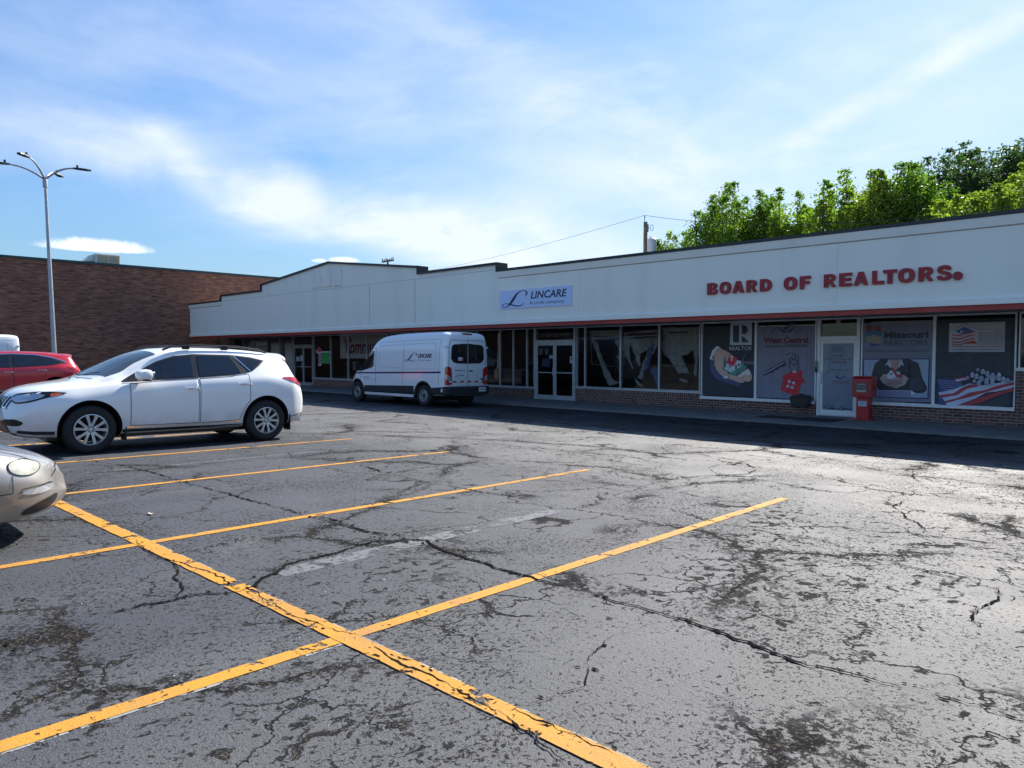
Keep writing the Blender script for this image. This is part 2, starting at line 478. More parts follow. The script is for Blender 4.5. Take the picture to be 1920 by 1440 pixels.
M['roomfloor'] = material('room_floor', (.06, .055, .05), .5, noise=.3, nscale=3)
M['pane'] = pane_mat('pane', (.82, .84, .86), 1.25)
M['panedark'] = pane_mat('tinted_pane', (.66, .68, .70), 1.25)
M['roof'] = material('roof_membrane', (.35, .35, .34), .8, noise=.2, nscale=1)
M['galv'] = material('galvanised', (.42, .44, .47), .42, metal=.6, noise=.15, nscale=6)
M['dark'] = material('dark_plastic', (.018, .018, .02), .5)
M['rubber'] = material('rubber_mat', (.02, .02, .021), .85, bump=.5, bscale=150)
M['white'] = material('white_enamel', (.78, .79, .80), .35)

# ------------------------------------------------------------------ ground
mb = MB()
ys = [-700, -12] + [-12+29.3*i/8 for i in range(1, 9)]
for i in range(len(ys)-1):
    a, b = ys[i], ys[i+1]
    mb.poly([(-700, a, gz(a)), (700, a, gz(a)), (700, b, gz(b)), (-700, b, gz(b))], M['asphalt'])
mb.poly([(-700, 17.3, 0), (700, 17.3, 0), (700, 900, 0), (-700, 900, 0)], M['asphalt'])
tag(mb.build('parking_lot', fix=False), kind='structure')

mb = MB(); joints = MB()
xs = [-44.7]+[-42+i*2.4 for i in range(24)]
for i in range(len(xs)-1):
    mb.box(xs[i]+.006, xs[i+1]-.006, 17.3, 20.3, -.2, .05, M['concrete'])
for i in range(len(xs)-1):
    mb.box(xs[i+1]-.006, xs[i+1]+.006, 17.302, 20.3, -.2, .043, M['joint'])
tag(mb.build('sidewalk'), kind='structure')


def gpt(x, y, dz):
    return (x, y, gz(y)+dz)


def ribbon(name, pts, w, mat, dz, jit=0., kind='structure', taper=False):
    """flat strip following the lot; pts are (x,y)"""
    m_ = MB(); P = []
    for i in range(len(pts)-1):
        a, b = Vector(pts[i]), Vector(pts[i+1]); n = max(1, int((b-a).length/(.07 if not jit else .05)))
        for k in range(n):
            P.append(a.lerp(b, k/n))
    P.append(Vector(pts[-1])); off = Vector((0, 0)); Q = []
    for i, p in enumerate(P):
        if jit:
            off = off*.8+Vector((rnd.gauss(0, jit), rnd.gauss(0, jit)))
        Q.append(p+off)
    for i in range(len(Q)):
        t = (Q[min(i+1, len(Q)-1)]-Q[max(0, i-1)]).normalized(); nn = Vector((-t.y, t.x))
        ww = w*(rnd.uniform(.35, 1.5) if jit else rnd.uniform(.94, 1.05))/2
        if taper: ww *= min(1, 4*min(i, len(Q)-1-i)/len(Q)+.15)
        a, b = Q[i]+nn*ww, Q[i]-nn*ww
        m_.v += [gpt(a.x, a.y, dz), gpt(b.x, b.y, dz)]
    m_.mi(mat)
    for i in range(len(Q)-1):
        m_.f.append((2*i, 2*i+1, 2*i+3, 2*i+2)); m_.m.append(0)
    return tag(m_.build(name, fix=False), kind=kind)


LINES = [(-3.17, .3), (-5.9, .3), (-8.62, 1.0), (-11.22, 2.0)]
y_end = [7.62, 7.68, 7.55, 7.45]
for i, ((x, ya), ye) in enumerate(zip(LINES, y_end)):
    ribbon('stall_line', [(x+.03, -3.6), (x, 2.05), (x-.03, ye)], .098, M['yellow'], .004)
for x in (-13.9, -16.6, -19.3, -22.0, -24.7, -27.4, -30.1, -32.8):
    ribbon('stall_line', [(x, -3.6), (x, 7.45)], .11, M['yellow2'], .004)
for x in (-.45, 2.27, 5.0):
    ribbon('stall_line', [(x, -3.6), (x, -.3 if x < 0 else 7.5)], .115, M['yellow'], .004)
ribbon('stall_line', [(8, 2.13), (-1.0, 2.09), (-8.3, 1.95), (-34, 1.5)], .118, M['yellow'], .006)
ribbon('stall_line', [(8, 2.20), (-1.0, 2.152), (-8.3, 2.012), (-34, 1.57)], .022, M['underwhite'], .002)
ribbon('stall_line', [(-3.095, -3.6), (-3.112, 2.0)], .022, M['underwhite'], .002)
ribbon('faded_line', [(-4.45, 2.35), (-4.5, 5.3)], .19, M['oldwhite'], .002)
ribbon('faded_line', [(-10.0, 2.6), (-10.05, 6.6)], .07, M['oldwhite'], .002)


def crack(px, w=.012, jit=.006, dz=.0075):
    """jagged open crack with crumbled flakes along it"""
    P = [ground(*q) for q in px]; pts = [Vector((p.x, p.y)) for p in P]; Q = []
    for i in range(len(pts)-1):
        n = max(1, int((pts[i+1]-pts[i]).length/.022)); Q += [pts[i].lerp(pts[i+1], k/n) for k in range(n)]
    off = Vector((0, 0)); R = []; fl = []; ww = 1.0
    for k, p in enumerate(Q):
        off = off*.93+Vector((rnd.gauss(0, .006), rnd.gauss(0, .006))); R.append(p+off+Vector((rnd.uniform(-.004, .004), rnd.uniform(-.004, .004))))
    m_ = MB(); m_.mi(M['crack']); dens = .5
    for k, p in enumerate(R):
        t = (R[min(k+1, len(R)-1)]-R[max(0, k-1)]).normalized(); nn = Vector((-t.y, t.x))
        ww = max(.25, min(2.2, ww+rnd.gauss(0, .35))); h = w*.50*ww*min(1, 6*min(k, len(R)-1-k)/len(R)+.2)
        a, b = p+nn*h*rnd.uniform(.4, 1.2), p-nn*h*rnd.uniform(.4, 1.2); m_.v += [gpt(a.x, a.y, dz), gpt(b.x, b.y, dz)]
        dens = max(0, min(1, dens+rnd.gauss(0, .12)))
        if rnd.random() < dens*.55*(w/.012):
            c = p+nn*rnd.gauss(0, .035); r = rnd.uniform(.004, .017); fl.append((c, r))
    m_.f += [(2*k, 2*k+1, 2*k+3, 2*k+2) for k in range(len(R)-1)]; m_.m += [0]*(len(R)-1)
    for c, r in fl:
        a0 = rnd.uniform(0, 6); L = []
        for q in range(6):
            a = a0+q*PI/3; s_ = r*rnd.uniform(.4, 1.3); L.append(gpt(c.x+math.cos(a)*s_*1.5, c.y+math.sin(a)*s_*.8, dz-.001))
        m_.add(L, [tuple(range(6))], M['crack'])
    return tag(m_.build('crack', fix=False), kind='structure')


crack([(0, 1220), (80, 1190), (140, 1160), (230, 1145), (330, 1125), (350, 1118), (430, 1113), (470, 1100), (540, 1060), (620, 1040), (700, 1015), (740, 1014), (790, 1016), (850, 1040), (920, 1065), (1000, 1084), (1060, 1100), (1150, 1130), (1230, 1150), (1330, 1180), (1420, 1210), (1520, 1250), (1640, 1275), (1760, 1305), (1925, 1345)], .016, .006)
crack([(330, 1125), (345, 1105), (325, 1085), (340, 1070), (325, 1050)], .009)
crack([(160, 862), (240, 875), (300, 890), (345, 905), (420, 925), (470, 940), (530, 955), (580, 968), (640, 985), (700, 1000), (712, 1015)], .014, .005)
crack([(580, 968), (620, 975), (690, 998), (760, 1005)], .01, .005)
crack([(650, 862), (720, 885), (800, 905), (860, 915), (920, 925), (1000, 940), (1050, 950), (1060, 955)], .012, .005)
crack([(1000, 1084), (960, 1075)], .01)
crack([(660, 1190), (560, 1160), (520, 1135), (470, 1105)], .008, .004)
crack([(990, 1325), (1040, 1307), (1090, 1290), (1105, 1260), (1110, 1230), (1135, 1205), (1150, 1190), (1200, 1185)], .007, .004)
crack([(965, 1330), (1000, 1352), (1080, 1380), (1160, 1420)], .012, .004)
crack([(700, 1215), (780, 1255), (860, 1300), (930, 1340), (1000, 1390), (1060, 1440)], .008, .005, .0085)
crack([(250, 1010), (290, 1040), (400, 1080), (430, 1100), (540, 1150), (620, 1190), (660, 1200)], .006, .006, .0085)
crack([(1260, 955), (1320, 975), (1400, 990), (1470, 1005), (1550, 1015), (1600, 1035), (1660, 1050), (1740, 1075), (1830, 1095), (1925, 1130)], .010, .006)
crack([(1700, 935), (1680, 950), (1690, 970), (1730, 985), (1745, 1000), (1690, 1002)], .010, .004)
crack([(1870, 1100), (1865, 1130), (1830, 1145), (1822, 1160), (1840, 1180)], .012, .005)
crack([(1300, 850), (1390, 865), (1420, 880), (1400, 890), (1280, 895), (1200, 912), (1100, 905)], .012, .006)
crack([(1500, 850), (1560, 862), (1700, 872), (1800, 880), (1925, 893)], .014, .008)
crack([(1240, 870), (1180, 855), (1100, 850), (980, 838), (900, 830)], .014, .008)
crack([(560, 790), (640, 795), (760, 805), (900, 812), (1010, 822)], .014, .01)
crack([(1725, 905), (1700, 880), (1640, 880), (1600, 870)], .012, .006)
crack([(1480, 1060), (1530, 1052), (1600, 1058)], .008, .004)


def scatter_debris():
    m1 = MB(); cols = [(.45, .36, .28), (.5, .5, .5), (.40, .14, .10), (.35, .33, .3)]
    mats = [material('debris', c, .8) for c in cols]
    spots = [((282, 965), .05, 0), ((425, 832), .035, 2), ((720, 1091), .012, 1), ((475, 1126), .012, 1), ((1112, 1000), .02, 3)]
    for (q, r, k) in spots:
        p = ground(*q); a = rnd.uniform(0, 6)
        L = [(p.x+math.cos(a+t)*r*s, p.y+math.sin(a+t)*r*s*.5) for t, s in ((0, 1), (.8, .7), (1.6, .8), (2.4, .6), (3.14, 1.1), (4, .6), (4.8, .8), (5.6, .5))]
        m_ = MB(); m_.poly([gpt(x, y, .008+rnd.uniform(0, .012)) for x, y in L], mats[k])
        o = m_.build('dry_leaf' if k in (0, 3) else ('paper_scrap'))
        tag(o, {(282): 'tan dry leaf on the asphalt in front of the beige coupe', 425: 'tiny red scrap near the yellow line by the white crossover rear wheel',
                720: 'small white scrap on the asphalt beside the faded white line', 475: 'tiny white scrap beside the worn edge of the long crossing yellow line',
                1112: 'small grey brown leaf on the asphalt beyond the long yellow line'}[q[0]], 'leaf' if k in (0, 3) else 'litter')
    m1 = MB()
    for i in range(900):
        x = rnd.uniform(-14, 2); y = rnd.uniform(.6, 9)
        r = rnd.uniform(.002, .006); a = rnd.uniform(0, 6)
        z = gz(y)
        m1.add([(x+math.cos(a)*r, y+math.sin(a)*r, z), (x+math.cos(a+2)*r, y+math.sin(a+2)*r, z), (x+math.cos(a+4)*r, y+math.sin(a+4)*r, z), (x, y, z+r)],
               [(0, 1, 3), (1, 2, 3), (2, 0, 3)], mats[1 if i % 3 else 3])
    tag(m1.build('loose_gravel', fix=False), kind='stuff', cat='gravel', label='loose grit scattered over the cracked asphalt')


scatter_debris()

# ------------------------------------------------------------------ shop building
bld = empty('shop_building', (-22, 20, .05), 'long single storey strip mall with pale painted fascia, red trim and brick bulkheads', 'building')
YF = 17.65; XL, XR = -43.6, 9.0
prof = [(XL, 4.72), (-39.3, 4.72), (-39.3, 5.0), (-34.62, 5.0), (-34.62, 5.30), (-28.3, 5.88), (-21.97, 5.15), (-21.97, 4.90), (-17.63, 4.90), (-17.63, 4.65), (XR, 4.65)]
CH = .085
mb = MB()
wall_top = [(x, z-CH) for x, z in prof]
mb.prismY([(XL, 2.93)]+wall_top+[(XR, 2.93)], YF, YF+.42, M['fascia'])
# bevelled foot of the fascia: leans out a little so it catches more sky
mb.add([(XL-.03, YF-.002, 2.93), (XR, YF-.002, 2.93), (XR, YF-.055, 2.885), (XL-.03, YF-.055, 2.885), (XL-.03, YF-.055, 2.76), (XR, YF-.055, 2.76), (XR, YF+.42, 2.76), (XL-.03, YF+.42, 2.76), (XL-.03, YF+.42, 2.93), (XR, YF+.42, 2.93)],
       [(0, 1, 2, 3), (3, 2, 5, 4), (4, 5, 6, 7), (7, 6, 9, 8), (0, 3, 4, 7, 8), (1, 9, 6, 5, 2)], M['fascia'])
# crown band on the low runs
for a, b, z in ((-17.60, XR, 4.65-CH), (XL-.05, -39.33, 4.72-CH)):
    mb.add([(a, YF-.002, z-.21), (b, YF-.002, z-.21), (b, YF-.035, z-.20), (a, YF-.035, z-.20), (a, YF-.07, z-.002), (b, YF-.07, z-.002), (a, YF-.002, z-.002), (b, YF-.002, z-.002)],
           [(0, 1, 2, 3), (3, 2, 5, 4), (4, 5, 7, 6), (0, 3, 4, 6), (1, 7, 5, 2)], M['fascia'])
mb.build('fascia', bld)
# vertical seams and battens on the fascia
mb = MB()
for px, w, d in ((1565, .09, .018), (1085, .08, .012), (925, .07, .012)):
    X = onY(px, 550, YF).x; mb = MB(); mb.box(X-w/2, X+w/2, YF-.001-d, YF-.001, 2.94, 4.33, M['fascia']); mb.build('fascia_batten', bld)
mb = MB()
for px in (693, 778):
    X = onY(px, 560, YF).x; mb.box(X-.012, X+.012, YF-.004, YF-.001, 2.94, 4.64, M['alud'])
mb.box(-39.2, -17.75, YF-.004, YF-.001, 4.643, 4.655, M['alud'])
mb.box(-17.6, XR, YF-.006, YF-.001, 4.344, 4.350, M['joint']); mb.box(XL, -39.4, YF-.006, YF-.001, 4.41, 4.42, M['joint'])
mb.build('fascia_seam', bld)
mb = MB()     # stain streaks are in the paint; three raised arched reliefs on the gable
for X1 in (-29.0, -28.15, -27.27):
    X0 = X1-.62; zt = 5.60; zb = 4.76; o = []; r_ = .3
    out = [(X0, zb), (X1, zb), (X1, zt-r_)]+[((X0+X1)/2+(X1-X0)/2*math.cos(a), zt-r_+r_*math.sin(a)) for a in [PI*i/10 for i in range(1, 10)]]+[(X0, zt-r_)]
    mb.prismY(out, YF-.045, YF-.001, M['fascia'])
mb.build('gable_relief', bld)
# metal cap along the stepped parapet
mb = MB(); y0, y1 = YF-.085, YF+.47
for i in range(0, len(prof)-1):
    (xa, za), (xb, zb) = prof[i], prof[i+1]
    if xa == xb:
        continue
    lo = .0
    xa2 = xa-(.04 if i == 0 else 0)
    if i > 0 and prof[i-1][0] == xa and prof[i-1][1] < za: xa2 = xa-.03
    mb.prismY([(xa2, za-CH), (xa2, za), (xb, zb), (xb, zb-CH)], y0, y1, M['cap'])
for i in range(len(prof)-1):
    (xa, za), (xb, zb) = prof[i], prof[i+1]
    if xa == xb:
        if zb < za: mb.box(xa+.001, xa+.05, y0-.004, y1+.003, zb-CH+.002, za, M['cap'])
        else: mb.box(xa-.05, xa-.001, y0-.004, y1+.003, za-CH+.002, zb-CH, M['cap'])
mb.build('parapet_cap', bld)
mb = MB(); mb.box(XL, XR, YF+.004, YF+.03, 2.64, 2.759, M['redtrim']); mb.build('red_trim_strip', bld)
mb = MB(); mb.box(XL, XR, YF+.032, 20.1, 2.70, 2.74, M['soffit']); mb.build('soffit', bld)
mb = MB(); mb.box(XL, XR, YF+.421, 33, 4.05, 4.2, M['roof']); mb.box(XL, XR, 33.001, 33.2, -.1, 4.4, M['fascia']); mb.box(XL-.001, XL+.2, 20.4, 33, 0, 4.05, M['fascia']); mb.box(XR-.2, XR, 20.1, 33, 0, 4.05, M['fascia'])
mb.build('roof', bld)
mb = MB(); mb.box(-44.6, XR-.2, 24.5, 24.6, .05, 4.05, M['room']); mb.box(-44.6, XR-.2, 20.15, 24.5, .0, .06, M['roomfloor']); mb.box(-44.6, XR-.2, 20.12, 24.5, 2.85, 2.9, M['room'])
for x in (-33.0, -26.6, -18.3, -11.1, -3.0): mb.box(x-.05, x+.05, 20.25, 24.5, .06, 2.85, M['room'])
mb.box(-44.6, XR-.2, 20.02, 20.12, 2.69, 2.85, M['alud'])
mb.build('interior_wall', bld)

HEAD = 2.69
X20 = dict(d552=-35.66, m1003=-17.99)


def bulkhead(x0, x1, top, soldier=False, sill=None, sm=None):
    m_ = MB(); zt = top-.05
    if soldier:
        m_.box(x0, x1, 19.93, 20.10, .05, zt-.20, M['brick']); m_.box(x0, x1, 19.925, 20.10, zt-.199, zt, M['soldier'])
    else:
        m_.box(x0, x1, 19.93, 20.10, .05, zt, M['brick'])
    b_ = m_.build('brick_bulkhead', bld)
    m_ = MB(); sh = .035 if sm is None else .07
    m_.box(x0, x1, 19.90 if sm is None else 19.86, 20.10, zt+.001, zt+.001+sh, sm or M['alu']); m_.build('sill', b_, fix=True)
    for o in list(b_.children):
        for v in o.data.vertices: v.co += Vector(bld.location)-Vector((0, 0, 0)) if False else Vector((0, 0, 0))
    return b_


def window(x0, x1, z0, pane, fm, fw=.05, head=HEAD, name='window'):
    """pane with its frame; returns the pane object (a part), offset in world coordinates"""
    m_ = MB(); m_.poly([(x0, 20.0, z0), (x1, 20.0, z0), (x1, 20.0, head), (x0, 20.0, head)], pane)
    w_ = m_.build(name, bld, fix=False)
    m_ = MB(); h = fw/2
    m_.box(x0-h*0, x0+h, 19.95, 20.06, z0, head, fm); m_.box(x1-h, x1, 19.95, 20.06, z0, head, fm)
    m_.box(x0+h, x1-h, 19.96, 20.05, head-.04, head, fm); m_.box(x0+h, x1-h, 19.96, 20.05, z0, z0+.03, fm)
    sub(m_, 'window_frame', w_)
    return w_


def sub(m_, name, par, **k):
    """sub-part: geometry is in world coordinates, par sits at bld's origin"""
    L = bld.location
    m_.v = [(p[0]-L.x, p[1]-L.y, p[2]-L.z) for p in m_.v]
    return m_.build(name, par, local=True, **k)


def bulk(x0, x1, top, soldier=False, white=False):
    m_ = MB(); zt = top-.05
    if soldier:
        m_.box(x0, x1, 19.93, 20.10, .05, zt-.20, M['brick']); m_.box(x0, x1, 19.925, 20.10, zt-.199, zt, M['soldier'])
    else:
        m_.box(x0, x1, 19.93, 20.10, .05, zt, M['brick'])
    b_ = m_.build('brick_bulkhead', bld)
    m_ = MB()
    if white: m_.box(x0, x1, 19.86, 20.10, zt+.001, zt+.07, M['whiteframe'])
    else: m_.box(x0, x1, 19.90, 20.10, zt+.001, zt+.04, M['alu'])
    sub(m_, 'sill', b_)
    return b_


def bays(xs, z0, pane, fm, fw=.05):
    return [window(xs[i], xs[i+1], z0, pane, fm, fw) for i in range(len(xs)-1)]


# left shop: blinds and curtains
bulk(-42.9, -35.72, .46); WL = bays([-42.9, -41.6, -40.1, -38.7, -37.2, -35.72], .46, M['pane'], M['alud'])
bulk(-33.60, -17.99+.0, .46, True)
WM = bays([-33.60, -31.98, -30.4, -28.83, -27.2, -25.6, -24.0, -22.4, -21.1, -19.79, -19.07, -18.36, -17.99], .46, M['panedark'], M['alu'])
bulk(-15.99, -11.05, .55, True); WV = bays([-15.95, -15.58, -14.07, -12.56, -11.09], .55, M['pane'], M['alu'])
bulk(-11.05, -7.56, .40, False, True); WR = bays([-11.05, -9.30, -7.56], .40, M['pane'], M['whiteframe'], .07)
bulk(-6.40, -3.02, .455, False, True); WP = bays([-6.40, -4.70, -3.02], .455, M['pane'], M['whiteframe'], .07)
bulk(-3.02, XR-.2, 1.38, False, True); WX = bays([-2.98, -.9, 1.2, 3.3, 5.4, 8.7], 1.38, M['pane'], M['whiteframe'], .07)
m_ = MB(); m_.box(-44.66, -42.92, 19.93, 20.3, .05, 2.66, M['brick']); m_.build('brick_pier', bld)


def door_set(x0, x1, leaves, fm, top, pane, head=HEAD, handle=None):
    """entrance: jambs, header, transom; each leaf is a part with its frame, handle and pane"""
    m_ = MB()
    m_.box(x0-.03, x0+.05, 19.93, 20.08, .05, head, fm); m_.box(x1-.05, x1+.03, 19.93, 20.08, .05, head, fm)
    m_.box(x0+.05, x1-.05, 19.94, 20.07, top, top+.10, fm); m_.box(x0+.05, x1-.05, 19.94, 20.07, head-.04, head, fm)
    m_.box(x0+.05, x1-.05, 19.90, 20.07, .05, .065, M['alu'])
    m_.build('door_frame', bld)
    m_ = MB(); m_.poly([(x0+.05, 20.0, top+.10), (x1-.05, 20.0, top+.10), (x1-.05, 20.0, head-.04), (x0+.05, 20.0, head-.04)], pane)
    tr_ = m_.build('transom_window', bld, fix=False)
    out = []; n = leaves; W_ = (x1-x0-.10)/n
    for i in range(n):
        a = x0+.05+i*W_+.004; b = a+W_-.008
        m_ = MB(); rw = .07; z0, z1 = .07, top-.004
        m_.box(a, a+rw, 19.955, 20.0, z0, z1, fm); m_.box(b-rw, b, 19.955, 20.0, z0, z1, fm)
        m_.box(a+rw, b-rw, 19.957, 19.998, z1-.09, z1, fm); m_.box(a+rw, b-rw, 19.957, 19.998, z0, z0+.14, fm)
        if n == 2: m_.box(a+rw, b-rw, 19.960, 19.995, 1.02, 1.055, fm)
        d_ = m_.build('door', bld)
        m_ = MB(); m_.poly([(a+rw, 19.98, z0+.14), (b-rw, 19.98, z0+.14), (b-rw, 19.98, z1-.09), (a+rw, 19.98, z1-.09)], pane)
        sub(m_, 'door_pane', d_, fix=False)
        hx = b-.035 if (n == 2 and i == 0) else a+.035
        m_ = MB(); m_.tube([(hx, 19.955, .92), (hx, 19.90, .94), (hx, 19.90, 1.22), (hx, 19.955, 1.24)], .012, M['alu'], 8); sub(m_, 'door_handle', d_)
        out.append(d_)
    return tr_, out


TL, DL = door_set(-35.66, -33.66, 2, M['alud'], 2.12, M['panedark'])
TO, DO = door_set(-17.93, -16.02, 2, M['alu'], 2.13, M['panedark'])
TR, DR = door_set(-7.50, -6.46, 1, M['whiteframe'], 2.10, M['pane'])
# ------------------------------------------------------------------ prints and notices on the glass
def crop(ox, oy, s, Y):
    def f(u, v): return onY(ox+u/s, oy+v/s, Y)
    return f


from mathutils.geometry import tessellate_polygon
LAY = .0015
GAIN = 1.9


def gn(c): return tuple(min(.85, q*GAIN) for q in c)


class Decal:
    """flat print made of filled outlines, each a hair in front of the last; world plane y=Y"""
    def __init__(s, ox, oy, sc_, Y=19.985):
        s.p = (ox, oy, sc_); s.Y = Y; s.k = 0; s.mb = MB(); s.win = None

    def pt(s, u, v, dy=0):
        q = onY(s.p[0]+u/s.p[2], s.p[1]+v/s.p[2], s.Y); return (q.x, s.Y-dy, q.z)

    def poly(s, pts, col, rough=.55):
        s.k += 1; s.mb.poly([s.pt(u, v, s.k*LAY) for u, v in pts], flat(gn(col), rough)); return s

    def rect(s, u0, v0, u1, v1, col): return s.poly([(u0, v0), (u1, v0), (u1, v1), (u0, v1)], col)

    def wrect(s, x0, x1, z0, z1, col, rough=.55):
        s.k += 1; y = s.Y-s.k*LAY; s.mb.poly([(x0, y, z0), (x1, y, z0), (x1, y, z1), (x0, y, z1)], flat(gn(col), rough)); return s

    def ell(s, cu, cv, ru, rv, col, a0=0, a1=2*PI, n=20, rin=0):
        A = [a0+(a1-a0)*i/n for i in range(n+1)]
        o = [(cu+ru*math.cos(a), cv+rv*math.sin(a)) for a in A]
        if rin: o += [(cu+ru*rin*math.cos(a), cv+rv*rin*math.sin(a)) for a in reversed(A)]
        return s.poly(o, col)

    def stroke(s, pts, w, col):
        for i in range(len(pts)-1):
            (a, b), (c, d) = pts[i], pts[i+1]; L = math.hypot(c-a, d-b) or 1; nx, ny = -(d-b)/L*w/2, (c-a)/L*w/2
            s.mb.poly([s.pt(a+nx, b+ny, (s.k+1)*LAY), s.pt(c+nx, d+ny, (s.k+1)*LAY), s.pt(c-nx, d-ny, (s.k+1)*LAY), s.pt(a-nx, b-ny, (s.k+1)*LAY)], flat(gn(col)))
        s.k += 1; return s

    def text(s, body, u0, vb, u1, vt, col, bold=0., shear=0., space=1., slope=None):
        """baseline from (u0,vb); capitals reach vt at the left end; runs level in the world"""
        s.k += 1; A = Vector(s.pt(u0, vb)); B = Vector(s.pt(u1, vb)); T = Vector(s.pt(u0, vt)); y = s.Y-s.k*LAY
        text_on(s.mb, body, A.x, B.x, A.z, T.z, lambda u, v: (u, y, v), flat(gn(col)), bold, shear, space); return s

    def done(s, name, par, label=None):
        o = sub(s.mb, name, par, fix=False)
        if label: o['label'] = label
        return o


# dark film with cupped hand
d = Decal(1310, 595, 9.0)
d.wrect(-11.0, -9.34, .46, 2.57, (.022, .024, .032))
d.poly([(185, 700), (250, 730), (270, 850), (400, 985), (640, 1080), (700, 1130), (690, 1165), (640, 1165), (430, 1085), (300, 1040), (200, 920)], (.055, .06, .12))
d.poly([(185, 700), (230, 560), (310, 480), (380, 520), (300, 560), (262, 650), (245, 728)], (.50, .55, .66))
d.poly([(262, 650), (290, 560), (350, 522), (380, 540), (300, 600), (300, 740), (268, 740), (225, 690), (240, 640)], (.28, .09, .09))
d.poly([(270, 640), (300, 560), (380, 530), (470, 570), (545, 620), (500, 700), (470, 760), (440, 830), (430, 880), (520, 960), (640, 990), (720, 930), (830, 860), (870, 900), (900, 990), (900, 1040), (850, 1088), (790, 1075), (760, 1100), (700, 1108), (600, 1065), (520, 1040), (430, 1010), (360, 960), (300, 880), (268, 800)], (.42, .27, .22))
d.poly([(500, 950), (520, 1040), (430, 1010), (410, 985), (440, 975)], (.36, .22, .19)).ell(460, 1010, 40, 26, (.62, .58, .60))
d.stroke([(500, 940), (515, 1000), (505, 1040)], 6, (.2, .11, .10)).stroke([(740, 1010), (770, 1050), (765, 1095)], 6, (.2, .11, .10)).stroke([(845, 990), (880, 1010), (900, 1035)], 5, (.2, .11, .10))
d.poly([(395, 855), (430, 830), (545, 800), (740, 770), (820, 840), (790, 870), (610, 985), (590, 985), (430, 890)], (.05, .20, .15))
d.poly([(445, 640), (470, 780), (478, 820), (420, 860), (425, 800), (432, 720)], (.03, .12, .09))
d.poly([(440, 830), (580, 900), (560, 935), (440, 868)], (.40, .46, .60)).poly([(470, 770), (600, 830), (600, 905), (470, 838)], (.55, .60, .72))
d.poly([(590, 830), (600, 905), (720, 825), (720, 735), (655, 725)], (.60, .64, .74)).poly([(470, 770), (545, 640), (560, 628), (665, 700), (600, 820), (575, 815)], (.42, .03, .04))
d.rect(618, 800, 655, 895, (.10, .11, .18)).rect(668, 775, 705, 825, (.10, .11, .18)).rect(520, 800, 555, 850, (.16, .18, .26)).ell(567, 665, 24, 22, (.7, .7, .72)).rect(555, 680, 578, 735, (.7, .7, .72))
d.ell(830, 935, 48, 40, (.55, .60, .66)).poly([(800, 910), (800, 960), (680, 1018), (668, 1000), (740, 950), (755, 915)], (.55, .60, .66)).ell(832, 925, 10, 9, (.3, .35, .4))
d.poly([(735, 740), (790, 620), (800, 625), (760, 735), (870, 745), (940, 740), (945, 800), (850, 790), (730, 770)], (.09, .09, .10))
d.poly([(545, 105), (912, 85), (905, 468), (535, 470)], (.30, .33, .36)).poly([(592, 140), (694, 138), (692, 424), (590, 424)], (.03, .033, .045))
d.poly([(738, 136), (770, 134), (815, 150), (842, 195), (835, 245), (800, 278), (785, 285), (880, 418), (840, 420), (738, 300), (738, 280), (738, 276)], (.03, .033, .045)).poly([(738, 310), (860, 420), (738, 422)], (.03, .033, .045)).poly([(736, 278), (800, 285), (890, 424), (875, 424), (736, 300)], (.30, .33, .36))
d.text('REALTOR', 532, 556, 908, 494, (.42, .45, .50), space=1.05)
d.done('window_print', WR[0], 'dark window film with a cupped hand holding a small house and key')

# pale film: keys
d = Decal(1400, 590, 8.0)
d.wrect(-9.26, -7.60, .46, 2.50, (.135, .13, .165))
cur = MB()
xx = -9.24
while xx < -7.66:
    ww = rnd.uniform(.02, .06); g = rnd.uniform(.85, 1.35); d.k = 1
    d.mb.poly([(xx, d.Y-.0025, .47), (xx+ww*.5, d.Y-.0025, .47), (xx+ww*.5, d.Y-.0025, 2.48), (xx, d.Y-.0025, 2.48)], flat(gn((.135*g, .13*g, .17*g))))
    xx += ww*1.4
d.k = 2
NV = (.03, .045, .09)
d.stroke([(355, 280), (385, 240), (455, 190), (500, 215)], 9, NV).stroke([(370, 265), (370, 300)], 8, NV)
d.poly([(478, 200), (520, 210), (600, 258), (660, 215), (755, 150), (700, 215), (660, 265), (540, 268)], NV).poly([(550, 205), (690, 110), (720, 130), (600, 225), (585, 235)], NV)
d.stroke([(760, 145), (850, 235)], 8, NV).stroke([(765, 190), (830, 265), (850, 265)], 7, NV).stroke([(385, 312), (560, 300), (740, 300), (840, 316)], 5, (.20, .10, .12))
d.rect(440, 245, 462, 268, (.07, .07, .11)).rect(728, 240, 750, 262, (.07, .07, .11))
d.text('West Central', 262, 424, 925, 345, (.11, .008, .014), bold=.03)
d.rect(270, 434, 955, 439, (.12, .05, .07)).text('Association of REALTORS', 275, 486, 915, 452, (.045, .02, .035), bold=.01)
d.done('window_print', WR[1])
d = Decal(1380, 660, 6.0, 19.978)
G1 = (.02, .022, .035)
d.stroke([(565, 35), (600, 14), (650, 12), (695, 40), (708, 80), (690, 125), (655, 145), (615, 130), (595, 100), (600, 75), (640, 72), (665, 90)], 9, G1)
d.ell(655, 155, 58, 82, (.04, .045, .06), rin=.80).ell(650, 60, 30, 28, (.05, .055, .07), rin=.5)
d.poly([(300, 262), (325, 222), (535, 100), (555, 110), (568, 150), (525, 172), (505, 168), (475, 202), (440, 204), (418, 236), (390, 236), (330, 266)], (.035, .035, .05)).stroke([(318, 244), (540, 118)], 7, (.34, .36, .42))
RD = (.36, .02, .025)
d.poly([(515, 275), (655, 205), (690, 235), (710, 205), (752, 208), (742, 270), (782, 350), (735, 352), (700, 490), (680, 498), (505, 430), (505, 400), (540, 290)], RD).ell(660, 222, 22, 14, (.5, .5, .52), rin=.5)
